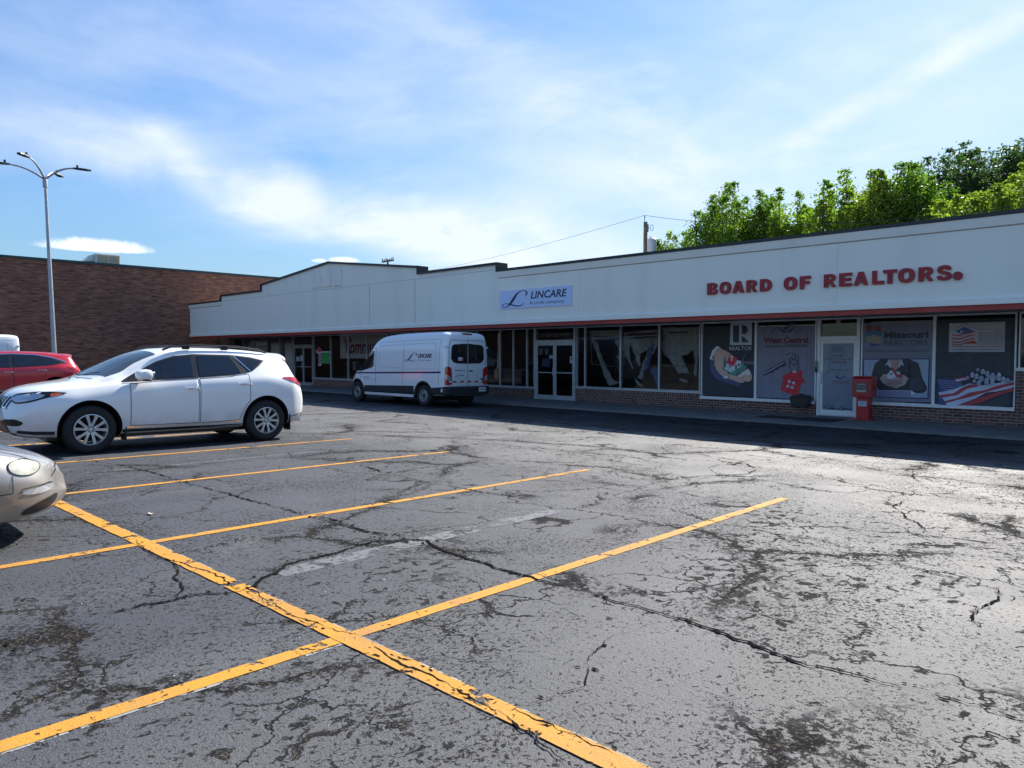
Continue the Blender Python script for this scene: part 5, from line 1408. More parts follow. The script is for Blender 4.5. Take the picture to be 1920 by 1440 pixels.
def wheel(par, x, y, z, r, rr_, w, kind, out):
    """tyre (part) with its rim and hub (sub-parts); out=+1 left side, -1 right"""
    m_ = MB(); h = w/2
    prof = [(rr_-.012, -h+.03), (rr_, -h+.012), (rr_+.03, -h+.002), ((r+rr_)/2, -h-.006), (r-.035, -h+.004), (r-.012, -h+.022), (r-.002, -h+.05), (r, -.3*h), (r-.006, -.28*h), (r-.006, -.22*h), (r, -.2*h), (r, .2*h), (r-.006, .22*h), (r-.006, .28*h), (r, .3*h), (r-.002, h-.05), (r-.012, h-.022), (r-.035, h-.004), ((r+rr_)/2, h+.006), (rr_+.03, h-.002), (rr_, h-.012), (rr_-.012, h-.03)]
    m_.lathe([(a, b*1.0) for a, b in prof], (x, y, z), CM['tyre'], axis='Y', n=56, closed=True)
    t = m_.build('wheel', par, smooth=True, local=True)
    m_ = MB(); f = out
    m_.lathe([(rr_-.005, f*(h-.03)), (rr_-.002, f*(h-.004)), (rr_-.014, f*(h-.002)), (rr_-.03, f*(h-.03)), (rr_-.035, f*(-h+.05)), (rr_-.002, f*(-h+.05))], (x, y, z), CM['rim' if kind != 'steel' else 'steel'], axis='Y', n=56)
    m_.lathe([(.001, f*(h-.11)), (rr_-.05, f*(h-.11)), (rr_-.05, f*(h-.14)), (.001, f*(h-.14))], (x, y, z), CM['seam'], axis='Y', n=32)
    mt = CM['rim'] if kind != 'steel' else CM['steel']
    if kind == 'alloy':
        for i in range(5):
            for d_ in (-.24, .24):
                a = 2*PI*i/5+PI/2+.08; a1 = a+d_*1.25; a0 = a+d_*.6
                p0 = Vector((math.cos(a0)*.045, 0, math.sin(a0)*.045)); p1 = Vector((math.cos(a1)*(rr_-.02), 0, math.sin(a1)*(rr_-.02))); t_ = (p1-p0).normalized(); n = Vector((-t_.z, 0, t_.x))
                vs = []
                for p, ww, yy in ((p0, .022, h-.018), ((p0+p1)/2, .017, h-.012), (p1, .024, h-.012)):
                    for s_, yo in ((-1, 0), (1, 0), (1, -.03), (-1, -.03)): q = p+n*ww*s_; vs.append((x+q.x, y+f*(yy+yo), z+q.z))
                m_.add(vs, [(4*k+j, 4*k+(j+1) % 4, 4*k+4+(j+1) % 4, 4*k+4+j) for k in range(2) for j in range(4)]+[(0, 1, 2, 3), (8, 11, 10, 9)], mt)
    else:
        m_.lathe([(.07, f*(h-.055)), (.10, f*(h-.03)), (.135, f*(h-.045)), (rr_-.03, f*(h-.05)), (rr_-.03, f*(h-.07)), (.07, f*(h-.08))], (x, y, z), mt, axis='Y', n=40)
        for i in range(8):
            a = 2*PI*i/8; m_.lathe([(.001, f*(h-.040)), (.020, f*(h-.041)), (.020, f*(h-.06)), (.001, f*(h-.06))], (x+.165*math.cos(a), y, z+.165*math.sin(a)), CM['seam'], axis='Y', n=10)
    m_.build('rim', t, smooth=True, local=True)
    m_ = MB(); hr = .034 if kind == 'alloy' else .062
    m_.lathe([(.001, f*(h-.008)), (hr*.8, f*(h-.009)), (hr, f*(h-.016)), (hr+.012, f*(h-.035)), (hr+.02, f*(h-.06))], (x, y, z), mt if kind == 'alloy' else CM['trim'], axis='Y', n=24)
    for i in range(5):
        a = 2*PI*i/5+.2; m_.lathe([(.001, f*(h-.012)), (.010, f*(h-.014)), (.012, f*(h-.04))], (x+.066*math.cos(a), y, z+.066*math.sin(a)), CM['chrome'], axis='Y', n=8)
    m_.build('hub_cap', t, smooth=True, local=True)
    return t


def arc(cx, cz, r, a0, a1, n=14): return [(cx+r*math.cos(math.radians(a0+(a1-a0)*i/n)), cz+r*math.sin(math.radians(a0+(a1-a0)*i/n))) for i in range(n+1)]


def L(pts):        # left-side outline given in (x,z): frame th=90 has u=-x
    return [(-x, z) for x, z in pts]


SUVK = dict(
    zc=[(-2.231, .70), (-2.217, .92), (-2.181, 1.08), (-2.094, 1.24), (-1.972, 1.42), (-1.88, 1.53), (-1.5, 1.60), (-1, 1.635), (-.3, 1.645), (.2, 1.62), (.5, 1.555), (.8, 1.44), (1.1, 1.285), (1.36, 1.14), (1.5, 1.10), (1.8, 1.055), (2.1, .99), (2.25, .92), (2.36, .80), (2.4, .68)],
    ze=[(-2.231, .68), (-2.21, .90), (-2.166, 1.05), (-2.044, 1.21), (-1.922, 1.38), (-1.8, 1.48), (-1.4, 1.54), (-.8, 1.585), (-.3, 1.59), (.1, 1.565), (.4, 1.47), (.7, 1.315), (1, 1.15), (1.2, 1.09), (1.5, 1.05), (1.9, .99), (2.15, .92), (2.3, .81), (2.4, .65)],
    zs=[(-2.231, .64), (-2.202, .85), (-2.116, 1.0), (-1.9, 1.13), (-1.4, 1.17), (-1, 1.15), (0, 1.10), (.9, 1.04), (1.3, 1.0), (1.8, .95), (2.1, .87), (2.3, .75), (2.4, .62)],
    w=[(-2.231, .66), (-2.195, .77), (-2.08, .86), (-1.9, .915), (-1.4, .945), (0, .925), (1.2, .94), (1.6, .94), (1.9, .90), (2.1, .83), (2.28, .70), (2.37, .55), (2.4, .44)],
    wb=[(-2.231, .60), (-2.195, .71), (-2.08, .80), (-1.9, .86), (-1.4, .895), (0, .89), (1, .885), (1.6, .86), (1.9, .81), (2.1, .73), (2.28, .60), (2.4, .38)],
    wr=[(-2.231, .52), (-2.152, .62), (-1.972, .66), (-1.6, .665), (0, .68), (.4, .675), (.8, .71), (1.1, .775), (1.5, .74), (2, .64), (2.3, .48), (2.4, .34)],
    zb=[(-2.231, .50), (-2.188, .38), (-2.044, .31), (-1.8, .27), (1.7, .25), (2.1, .26), (2.3, .32), (2.4, .46)])


def cols_lo_hi(upper, lower): return list(upper)+list(reversed(lower))


def crossover(name, label, cat, loc, rot, pm, red=False):
    car = empty(name, loc, label, cat, rot=rot)
    B = Body(SUVK, -2.231, 2.40)
    body = B.mesh('body', car, pm, [(1.40, .375, .435), (-1.40, .375, .435)], CM['well'], .95)
    G, T, C = CM['glass'], CM['trim'], CM['chrome']
    # lower cladding and arch lips
    for mir in (False, True):
        o = B.patch('sill_cladding', car, L([(.96, .26), (.96, .345), (-.96, .335), (-.96, .25)]), 90, .004, CM['clad'], mir)
        m_ = MB(); B.ribbon(m_, L([(.90, .375), (-.2, .37), (-.90, .385)]), .022, 90, .012, C, mir); m_.build('sill_chrome', car, local=True, fix=False, smooth=True)
        for cx in (1.40, -1.40):
            m_ = MB(); sg = -1 if mir else 1; n = 26; vs = []
            for i in range(n+1):
                a = math.radians(-8+196*i/n); x, z = cx+.437*math.cos(a), .375+.437*math.sin(a); x2, z2 = cx+.405*math.cos(a), .375+.405*math.sin(a)
                yo = abs(B.hit(-x, z, 90, 0)[1])
                vs += [(x, sg*(yo+.004), z), (x2, sg*(yo-.01), z2), (x2, sg*(yo-.20), z2)]
            m_.add(vs, [(3*i+j, 3*i+3+j, 3*i+4+j, 3*i+1+j) for i in range(n) for j in (0, 1)], CM['well']); m_.build('wheel_arch_liner', car, local=True, fix=False, smooth=True)
        # doors: skins a little proud of the shell, with the gap drawn round them
        fd = cols_lo_hi([(.845, 1.045), (.3, 1.095), (-.205, 1.12)], [(.845, .40), (.3, .395), (-.205, .39)])
        hi = [(-.235, 1.12), (-.7, 1.145), (-1.09, 1.19)]; lo = [(-.235, .39), (-.90, .40)]+[(x, .375+math.sqrt(max(0, .475**2-(x+1.4)**2))) for x in (-.945, -.98, -1.03, -1.09)]
        for nm, P_ in (('front_door', fd), ('rear_door', cols_lo_hi(hi, lo))):
            o = B.patch(nm, car, L(P_), 90, .0035, pm, mir)
            m_ = MB(); B.ribbon(m_, L(P_+[P_[0]]), .008, 90, .0048, CM['seam'], mir); m_.build('door_gap', o, local=True, fix=False)
            hx, hz = ((-.10, .955) if nm == 'front_door' else (-1.0, 1.02)); sg = -1 if mir else 1
            q = B.hit(-hx, hz, 90, 0); m_ = MB(); yy = q[1]
            m_.tube([(hx+.115, sg*(yy+.01), hz), (hx+.08, sg*(yy+.032), hz+.004), (hx-.08, sg*(yy+.034), hz+.006), (hx-.115, sg*(yy+.012), hz+.004)], .013, C, 8)
            m_.lathe([(.001, sg*(yy+.0048)), (.042, sg*(yy+.0045))], (hx, 0, hz), CM['seam'] if False else pm, axis='Y', n=16); m_.build('door_handle', o, local=True, smooth=True)
        if not red:
            U = [(.95, 1.09), (.70, 1.235), (.40, 1.395), (.13, 1.49), (-.18, 1.525), (-.84, 1.52), (-1.2, 1.485), (-1.44, 1.43)]
            D_ = [(.95, 1.075), (.4, 1.11), (-.2, 1.14), (-.84, 1.18), (-1.05, 1.205), (-1.18, 1.245), (-1.33, 1.34), (-1.44, 1.425)]
            panes = [[(.74, 1.115), (.66, 1.235), (.38, 1.375), (.12, 1.465), (-.165, 1.50), (-.165, 1.155)], [(-.245, 1.155), (-.245, 1.50), (-.80, 1.50), (-.90, 1.33), (-.955, 1.205)], [(-.905, 1.50), (-1.2, 1.465), (-1.40, 1.425), (-1.30, 1.345), (-1.18, 1.262), (-1.10, 1.235)]]
        else:
            U = [(1.0, 1.08), (.70, 1.25), (.40, 1.41), (.13, 1.50), (-.18, 1.53), (-.84, 1.51), (-1.3, 1.43), (-1.62, 1.32), (-1.72, 1.27)]
            D_ = [(1.0, 1.06), (.4, 1.08), (-.2, 1.10), (-.84, 1.14), (-1.3, 1.19), (-1.72, 1.26)]
            panes = [[(.78, 1.10), (.66, 1.24), (.38, 1.38), (.12, 1.47), (-.165, 1.50), (-.165, 1.115)], [(-.245, 1.115), (-.245, 1.50), (-.80, 1.485), (-1.0, 1.455), (-1.0, 1.17)], [(-1.02, 1.17), (-1.02, 1.45), (-1.3, 1.395), (-1.60, 1.28), (-1.3, 1.205)]]
        w_ = B.patch('window_surround', car, L(cols_lo_hi(U, D_)), 90, .005, T, mir)
        for pn in panes: B.patch('side_window', car, L(pn), 90, .009, G, mir)
        m_ = MB()
        if not red: B.ribbon(m_, L([(-.885, 1.50), (-1.02, 1.36), (-1.13, 1.245)]), .016, 90, .012, C, mir); B.ribbon(m_, L([(.93, 1.072), (.4, 1.102), (-.2, 1.132), (-.84, 1.17)]), .010, 90, .012, T, mir)
        else: B.ribbon(m_, L([(.70, 1.262), (.40, 1.42), (.13, 1.512), (-.18, 1.542), (-.84, 1.522), (-1.3, 1.442), (-1.62, 1.335), (-1.73, 1.27)]), .026, 90, .012, C, mir)
        m_.build('window_chrome', w_, local=True, fix=False, smooth=True)
        sg = -1 if mir else 1
        # mirror
        m_ = MB(); mx, mz = .66, 1.165; ring = []; vs = []; n = 12
        for k, (dy, sy, s_) in enumerate(((.86, .5, .55), (.90, .75, .85), (.98, .98, 1.0), (1.08, 1.0, .95), (1.14, .85, .7), (1.16, .4, .3))):
            for i in range(n):
                a = 2*PI*i/n; ca, sa = math.cos(a), math.sin(a); vs.append((mx+.13*s_*math.copysign(abs(ca)**.7, ca)*(1.1 if ca > 0 else .75), sg*dy, mz+.02+.092*s_*math.copysign(abs(sa)**.75, sa)))
        m_.add(vs, [(k*n+i, k*n+(i+1) % n, (k+1)*n+(i+1) % n, (k+1)*n+i) for k in range(5) for i in range(n)]+[tuple(range(n)), tuple(range(5*n, 6*n))], pm)
        m_.box(mx-.05, mx+.06, sg*.97 if sg > 0 else -1.13, 1.13 if sg > 0 else -.97, mz-.075, mz-.062, T)
        mm = m_.build('side_mirror', car, smooth=True, local=True)
        m_ = MB(); m_.poly([(mx-.10, sg*.93, mz-.04), (mx-.10, sg*1.12, mz-.03), (mx-.10, sg*1.12, mz+.07), (mx-.10, sg*.93, mz+.075)], C); m_.build('mirror_glass', mm, local=True, fix=False)
        # roof rail
        if not red:
            m_ = MB(); m_.tube([(.28, sg*.665, 1.585), (.14, sg*.66, 1.645), (-.3, sg*.655, 1.675), (-1.0, sg*.645, 1.665), (-1.38, sg*.635, 1.62), (-1.52, sg*.63, 1.565)], .017, T, 8)
            for x in (-.1, -.75): m_.box(x-.06, x+.06, sg*.645-.012, sg*.645+.012, 1.60, 1.668, T)
            m_.build('roof_rail', car, smooth=True, local=True)
        # lights
        h_ = B.patch('headlight', car, [(-.56, .925), (-.75, .945), (-1.0, .94), (-1.30, .905), (-1.36, .82), (-1.18, .765), (-.98, .79), (-.80, .85)], 45, .006, CM['trim'], mir)
        B.patch('lamp_lens', h_, [(-.80, .90), (-1.0, .915), (-1.26, .885), (-1.31, .82), (-1.17, .785), (-1.0, .81), (-.86, .85)], 45, .010, CM['clear'], mir)
        B.patch('turn_lens', h_, [(-.61, .915), (-.74, .93), (-.76, .88), (-.70, .875)], 45, .011, CM['amber'], mir)
        t_ = B.patch('tail_light', car, [(.56, 1.13), (.76, 1.14), (.96, 1.115), (1.06, 1.08), (1.07, .97), (.97, .945), (.86, .985), (.72, 1.055)], 135, .010, CM['tail'], mir)
        B.patch('reverse_lens', t_, [(.89, .985), (.97, .955), (1.06, .975), (1.06, 1.0), (.97, .99), (.91, 1.01)], 135, .014, CM['clear'], mir)
        B.patch('fog_recess', car, [(-1.42, .46), (-1.42, .54), (-1.15, .555), (-1.02, .50), (-1.10, .45)], 45, .005, T, mir)
        f_ = MB(); B.ribbon(f_, L([(-1.87, .36), (-2.2, .42)]), .12, 90, .006, CM['clad'], mir); f_.build('bumper_cladding', car, local=True, fix=False, smooth=True)
    # front
    for mir in (False, True): B.patch('bumper_cladding', car, L([(1.86, .315), (1.86, .365), (2.10, .375), (2.28, .39), (2.28, .35), (2.10, .325)]), 90, .006, CM['clad'], mir)
    B.patch('lower_grille', car, [(-.52, .36), (-.48, .52), (.48, .52), (.52, .36)], 0, .006, T)
    g_ = B.patch('grille', car, [(-.42, .70), (-.50, .865), (.50, .865), (.42, .70)], 0, .006, T)
    m_ = MB()
    for i in range(-4, 5):
        if i: B.ribbon(m_, [(i*.10, .715), (i*.115, .86)], .022, 0, .014, C)
    B.ribbon(m_, [(-.45, .70), (-.15, .735), (.15, .735), (.45, .70)], .02, 0, .014, C)
    Q = arc(0, .79, .058, 0, 360, 20); B.ribbon(m_, Q, .018, 0, .022, C); B.ribbon(m_, [(-.075, .79), (.075, .79)], .022, 0, .024, C)
    m_.build('grille_chrome', g_, local=True, fix=False, smooth=True)
    B.patch('front_skirt', car, [(-.62, .26), (-.60, .345), (.60, .345), (.62, .26)], 0, .006, CM['clad'])
    m_ = MB(); q = B.hit(0, .60, 0, .012); m_.box(q[0], q[0]+.012, -.16, .16, .54, .66, CM['plate']); m_.build('front_plate', car, local=True)
    # windshield and rear glass: swept over the sloping skin from above
    ws = MB(); vs = []; nx, ny = 14, 20
    for i in range(nx+1):
        x = .43+(1.29-.43)*i/nx
        for j in range(ny+1):
            f = -1+2*j/ny; wv = (B.F['wr'](x)-.055-.02*math.sin(PI*i/nx))*f; h = B.bvh.ray_cast(Vector((x-.06*(abs(f)**2)*(1-i/nx)-.16*(f*f)*(i/nx), wv, 3)), Vector((0, 0, -1)))
            vs.append(tuple(h[0]+Vector((.004, 0, .006))))
    ws.add(vs, [(i*(ny+1)+j, (i+1)*(ny+1)+j, (i+1)*(ny+1)+j+1, i*(ny+1)+j+1) for i in range(nx) for j in range(ny)], material('windshield_glass', (.05, .075, .095), .03, spec=1.0)); ws.build('windshield', car, smooth=True, local=True, fix=False)  # bluish base colour stands in for reflected sky and a light interior
    m_ = MB()
    for k, y0 in enumerate((-.55, .05)):
        pts = []
        for t in range(7):
            y = y0+.55*t/6; h = B.bvh.ray_cast(Vector((1.33-.14*y*y*3+.01, y, 3)), Vector((0, 0, -1))); pts.append(h[0]+Vector((0, 0, .015+.006*t)))
        m_.tube(pts, .008, T, 5)
    m_.build('wipers', car, local=True)
    B.patch('rear_window', car, [(-.60, 1.20), (-.56, 1.44), (.56, 1.44), (.60, 1.20)], 180, .008, G)
    B.patch('rear_bumper_trim', car, [(-.72, .34), (-.72, .46), (.72, .46), (.72, .34)], 180, .008, CM['clad'])
    # spoiler at the tail end of the roof
    m_ = MB(); vs = []; ny = 18
    for j in range(ny+1):
        y = -.66+1.32*j/ny; k = abs(y/.66)**3; z0 = B.bvh.ray_cast(Vector((-1.66, y*.98, 3)), Vector((0, 0, -1)))[0].z
        vs += [(-1.64, y, z0+.004), (-1.93+.08*k, y, z0-.005-.03*k), (-2.00+.10*k, y, z0-.04-.03*k), (-1.95+.10*k, y, z0-.075-.02*k), (-1.80, y, z0-.10)]
    m_.add(vs, [(5*j+q, 5*j+(q+1) % 5, 5*j+5+(q+1) % 5, 5*j+5+q) for j in range(ny) for q in range(5)]+[(0, 1, 2, 3, 4), (5*ny+4, 5*ny+3, 5*ny+2, 5*ny+1, 5*ny)], pm); m_.build('roof_spoiler', car, smooth=True, local=True)
    m_ = MB(); m_.tube([(-2.10, .55, .33), (-2.25, .55, .33)], .035, C, 12); m_.tube([(-2.10, -.55, .33), (-2.25, -.55, .33)], .035, C, 12); m_.box(-1.9, 1.9, -.6, .6, .20, .27, T); m_.build('underside', car, local=True)
    for sg in (1, -1):
        m_ = MB(); m_.box(-1.87, -1.85, sg*.80-.11, sg*.80+.11, .17, .46, T); m_.box(.90, .92, sg*.80-.11, sg*.80+.11, .17, .42, T); m_.build('mud_flap', car, local=True)
        for x in (1.40, -1.40): wheel(car, x, sg*.815, .367, .367, .236, .225, 'alloy', sg)
    return car


crossover('parked_crossover', 'pearl white crossover car parked side-on at the left of the lot', 'car', (-12.86, 4.73, gz(4.73)), (0, -.018, -PI/2), CM['white'])
crossover('parked_crossover', 'red crossover with a chrome window line parked behind the white car', 'car', (-27.9, 5.15, gz(5.15)), (0, -.018, -PI/2), CM['red'], True)

# ---- delivery van
VANK = dict(
    zc=[(-2.90, 2.24), (-2.87, 2.33), (-2.80, 2.385), (-2.4, 2.42), (-.6, 2.40), (.3, 2.35), (.75, 2.27), (1.0, 2.16), (1.4, 1.86), (1.75, 1.52), (1.95, 1.31), (2.1, 1.20), (2.3, 1.07), (2.43, .92), (2.52, .70), (2.54, .60)],
    ze=[(-2.90, 2.16), (-2.87, 2.24), (-2.80, 2.29), (-2.4, 2.32), (-.6, 2.30), (.3, 2.25), (.75, 2.16), (1.0, 2.02), (1.3, 1.76), (1.6, 1.45), (1.8, 1.27), (1.95, 1.19), (2.1, 1.12), (2.3, 1.0), (2.43, .86), (2.54, .56)],
    zs=[(-2.90, 1.15), (-2.4, 1.20), (.8, 1.15), (1.4, 1.10), (1.9, 1.03), (2.2, .93), (2.43, .76), (2.54, .52)],
    w=[(-2.90, .86), (-2.87, .91), (-2.80, .945), (-2.5, .975), (1.4, .975), (1.9, .955), (2.2, .88), (2.4, .76), (2.50, .62), (2.54, .50)],
    wb=[(-2.90, .83), (-2.87, .885), (-2.80, .92), (-2.5, .95), (.6, .95), (1.4, .93), (1.9, .88), (2.2, .80), (2.4, .68), (2.54, .46)],
    wr=[(-2.90, .74), (-2.87, .79), (-2.80, .82), (-2.4, .84), (.3, .83), (1.0, .80), (1.4, .80), (1.75, .80), (2.0, .76), (2.3, .64), (2.54, .40)],
    zb=[(-2.90, .48), (-2.85, .42), (-2.6, .36), (2.2, .30), (2.45, .30), (2.54, .42)])


def delivery_van(loc, rot, label):
    car = empty('delivery_van', loc, label, 'van', 'white vans of the same firm', rot)
    B = Body(VANK, -2.90, 2.54, box=True); pm = CM['vanw']; T = CM['trim']; G = CM['glass']; X1, X2 = 1.86, -1.86
    B.mesh('body', car, pm, [(X1, .36, .425), (X2, .36, .425)], CM['well'], .98)
    for mir in (False, True):
        sg = -1 if mir else 1
        for P_ in ([(2.30, .36), (2.30, .60)]+arc(X1, .36, .44, 28, 0, 4)[:0]+[], ):
            pass
        o = B.patch('side_cladding', car, L([(1.40, .36), (1.40, .60), (-1.38, .66), (-1.38, .36)]), 90, .006, CM['clad'], mir)
        B.patch('side_cladding', car, L([(-2.31, .40), (-2.25, .62), (-2.84, .66), (-2.84, .42)]), 90, .006, CM['clad'], mir)
        B.patch('side_cladding', car, L([(2.30, .40), (2.27, .60), (2.46, .62), (2.50, .42)]), 90, .006, CM['clad'], mir)
        m_ = MB(); m_.box(-1.36, 1.36, sg*.93 if sg > 0 else -.985, .985 if sg > 0 else -.93, .28, .37, pm); m_.build('sill_strip', car, local=True, bevel=.01)
        for cx in (X1, X2):
            m_ = MB(); n = 26; vs = []
            for i in range(n+1):
                a = math.radians(-5+190*i/n); c, s_ = math.cos(a), math.sin(a)
                yo = abs(B.hit(-(cx+.43*c), .36+.43*s_, 90, 0)[1])
                vs += [(cx+.475*c, sg*(abs(B.hit(-(cx+.475*c), .36+.475*s_, 90, 0)[1])+.005), .36+.475*s_), (cx+.425*c, sg*(yo+.012), .36+.425*s_), (cx+.40*c, sg*(yo-.02), .36+.40*s_), (cx+.40*c, sg*(yo-.2), .36+.40*s_)]
            m_.add(vs, [(4*i+j, 4*i+4+j, 4*i+5+j, 4*i+1+j) for i in range(n) for j in (0, 1, 2)], CM['clad']); m_.build('wheel_arch', car, local=True, fix=False, smooth=True)
        B.patch('stripe', car, L([(2.05, 1.02), (1.9, 1.05), (-2.70, 1.145), (-2.70, 1.09), (1.9, 1.0)]), 90, .006, CM['navy'], mir)
        cab = [(1.78, 1.12), (1.80, 1.16), (1.62, 1.37), (1.35, 1.64), (1.18, 1.77), (1.08, 1.81), (.86, 1.84), (.84, 1.72), (.86, 1.30), (.92, 1.25), (1.2, 1.19), (1.5, 1.13)]
        U = [(1.78, 1.14), (1.62, 1.33), (1.35, 1.61), (1.18, 1.76), (1.08, 1.80), (.86, 1.82)]; D_ = [(1.78, 1.10), (1.5, 1.12), (1.2, 1.17), (.95, 1.23), (.86, 1.29)]
        w_ = B.patch('cab_window', car, L(cols_lo_hi(U, D_)), 90, .008, G, mir)
        fr = [(1.90, .64), (1.86, 1.0), (1.80, 1.18), (1.64, 1.40), (1.36, 1.68), (1.18, 1.83), (1.05, 1.89), (.76, 1.90), (.72, 1.2), (.72, .64)]
        m_ = MB(); B.ribbon(m_, L([(1.86, 1.0), (1.80, 1.18), (1.64, 1.40), (1.36, 1.68), (1.18, 1.83), (1.05, 1.89), (.76, 1.90), (.72, 1.2), (.72, .64)]), .012, 90, .005, CM['seam'], mir)
        B.ribbon(m_, L([(1.66, .64), (1.62, .9), (1.70, 1.0)]), .010, 90, .005, CM['seam'], mir)
        B.ribbon(m_, L([(-.80, .68), (-.80, 2.08)]), .010, 90, .005, CM['seam'], mir); B.ribbon(m_, L([(-2.62, .70), (-2.62, 2.1)]), .008, 90, .005, CM['seam'], mir)
        m_.build('door_gap', car, local=True, fix=False)
        m_ = MB(); gr = CM['groove']
        for R_ in ([(.50, 1.30), (.56, 1.90), (.60, 1.96), (-.70, 2.01)], [(-.90, 2.01), (-2.36, 2.05), (-2.44, 2.0), (-2.46, 1.28), (-2.40, 1.22), (-.95, 1.20)], [(.48, 1.28), (-.70, 1.22)], [(.6, 2.10), (-2.7, 2.16)]):
            B.ribbon(m_, L(R_), .018, 90, .004, gr, mir)
        m_.build('panel_crease', car, local=True, fix=False, smooth=True)
        m_ = MB()
        for (x, z) in ((-.93, .85), (-2.32, .86), (.90, .83)):
            q = B.hit(-x, z, 90, 0); m_.lathe([(.001, sg*(q[1]+.012)), (.03, sg*(q[1]+.010)), (.036, sg*(q[1]+.001))], (x, 0, z), pm, axis='Y', n=16)
        m_.build('filler_cap', car, local=True, smooth=True)
        m_ = MB(); q = B.hit(-.80, .86, 90, 0); m_.tube([(.88, sg*(q[1]+.005), .86), (.86, sg*(q[1]+.04), .865), (.74, sg*(q[1]+.04), .865), (.72, sg*(q[1]+.005), .86)], .014, pm, 8)
        m_.build('door_handle', car, local=True, smooth=True)
        m_ = MB(); m_.box(1.66, 1.86, sg*1.0 if sg > 0 else -1.16, 1.16 if sg > 0 else -1.0, 1.10, 1.42, T); m_.tube([(1.74, sg*.90, 1.14), (1.76, sg*1.04, 1.15)], .04, T, 8); m_.tube([(1.74, sg*.90, 1.28), (1.76, sg*1.04, 1.30)], .03, T, 8)
        mm = m_.build('side_mirror', car, local=True, bevel=.03)
        m_ = MB(); m_.poly([(1.658, sg*1.02, 1.13), (1.658, sg*1.14, 1.13), (1.658, sg*1.14, 1.39), (1.658, sg*1.02, 1.39)], CM['dglass']); m_.build('mirror_glass', mm, local=True, fix=False)
        # tail light: tall lens wrapping the rear corner
        tl = [(1.28, .70), (1.27, 1.24), (1.30, 1.28), (1.40, 1.30), (1.42, 1.28), (1.44, .70)]
        t_ = B.patch('tail_light', car, [(1.365, .72), (1.36, 1.24), (1.40, 1.30), (1.50, 1.31), (1.57, 1.24), (1.585, .72)], 128 if False else 135, .012, CM['tail'], mir, nu=8, nv=10)
        B.patch('reverse_lens', t_, [(1.40, .90), (1.395, 1.07), (1.53, 1.00), (1.55, .83)], 135, .017, CM['clear'], mir, nu=5, nv=5)
        h_ = B.patch('headlight', car, [(-.72, .98), (-.86, 1.07), (-1.0, 1.06), (-1.22, .96), (-1.30, .86), (-1.1, .82), (-.9, .84)], 45, .008, CM['clear'], mir)
        hg = MB()
        for z in (1.92, .95): q = B.hit(-1.0, z, 180, 0) ; hg.box(-2.90, -2.80, sg*.86-.03, sg*.86+.05, z-.03, z+.03, pm)
        hg.build('door_hinge', car, local=True, bevel=.012)
        m_ = MB(); q = B.hit(2.74, .56, 90, .012, mir); m_.box(-2.80, -2.70, min(q[1], q[1]-sg*.006), max(q[1], q[1]-sg*.006)+0, .50, .60, CM['plate']); B.ribbon(m_, L([(-2.77, .53), (-2.77, .57)]), .012, 90, .016, T, mir); B.ribbon(m_, L([(-2.73, .53), (-2.73, .57)]), .012, 90, .016, T, mir); m_.build('number_sticker', car, local=True)
        # firm's lettering on both sides
        def piece(nm, fn_):
            q_ = MB(); fn_(q_); q_.build(nm, car, local=True, fix=False)
        m_ = MB(); nv = CM['navy']
        if not mir:
            piece('logo', lambda q: logoL(q, lambda u, v: B.hit(.88+.62*u, 1.44+.29*v, 90, .008), nv))
            piece('firm_lettering', lambda q: B.text(q, 'LINCARE', 1.56, 2.26, 1.575, 1.70, 90, .008, nv, bold=.03, shear=.2))
            piece('small_lettering', lambda q: B.text(q, 'A Linde company', 1.55, 2.24, 1.475, 1.525, 90, .008, flat((.30, .26, .20)), shear=.15))
            for i, tx in enumerate(('LINCARE INC', 'CLEARWATER, FL')): piece('door_lettering', lambda q: B.text(q, tx, -1.46, -1.05, .885-.06*i, .915-.06*i, 90, .008, flat((.10, .11, .15))))
        else:
            f = lambda u, v: (lambda p: (p[0], -p[1], p[2]))(B.hit(u, v, 90, .008))
            piece('logo', lambda q: logoL(q, lambda u, v: f(2.26-.62*u, 1.44+.29*v), nv)); piece('firm_lettering', lambda q: text_on(q, 'LINCARE', 1.58, .88, 1.575, 1.70, f, nv, bold=.03, shear=.2)); piece('small_lettering', lambda q: text_on(q, 'A Linde company', 1.58, .90, 1.475, 1.525, f, flat((.30, .26, .20)), shear=.15))
    # rear: u runs with -y for th=180 (u>0 is the right-hand side of the van)
    rd = []
    gap = MB(); B.ribbon(gap, [(0.0, .70), (.0, 2.22)], .014, 180, .006, CM['seam']); B.ribbon(gap, [(-.80, .72), (-.80, 1.9), (-.76, 2.10), (-.70, 2.14), (.70, 2.14), (.76, 2.10), (.80, 1.9), (.80, .72)], .012, 180, .006, CM['seam']); gap.build('rear_door_gap', car, local=True, fix=False)
    for sg in (1, -1):
        wn = [(sg*.02, 1.40), (sg*.02, 2.04), (sg*.60, 2.00), (sg*.69, 1.93), (sg*.72, 1.56), (sg*.62, 1.44), (sg*.5, 1.41)]
        w_ = B.patch('rear_window', car, wn, 180, .010, T, nu=16)
        B.patch('pane', w_, [(sg*.06, 1.46), (sg*.06, 1.98), (sg*.58, 1.95), (sg*.63, 1.88), (sg*.65, 1.58), (sg*.56, 1.48)], 180, .015, CM['dglass'], nu=16)
    m_ = MB()
    for i in range(10):
        a = -.80+1.58*i/10; m_.add([B.hit(a, .80, 180, .012), B.hit(a+.158, .80, 180, .012), B.hit(a+.158, .85, 180, .012), B.hit(a, .85, 180, .012)], [(0, 1, 2, 3)], CM['tail'] if i % 2 else CM['plate'])
    m_.build('reflective_tape', car, local=True, fix=False)
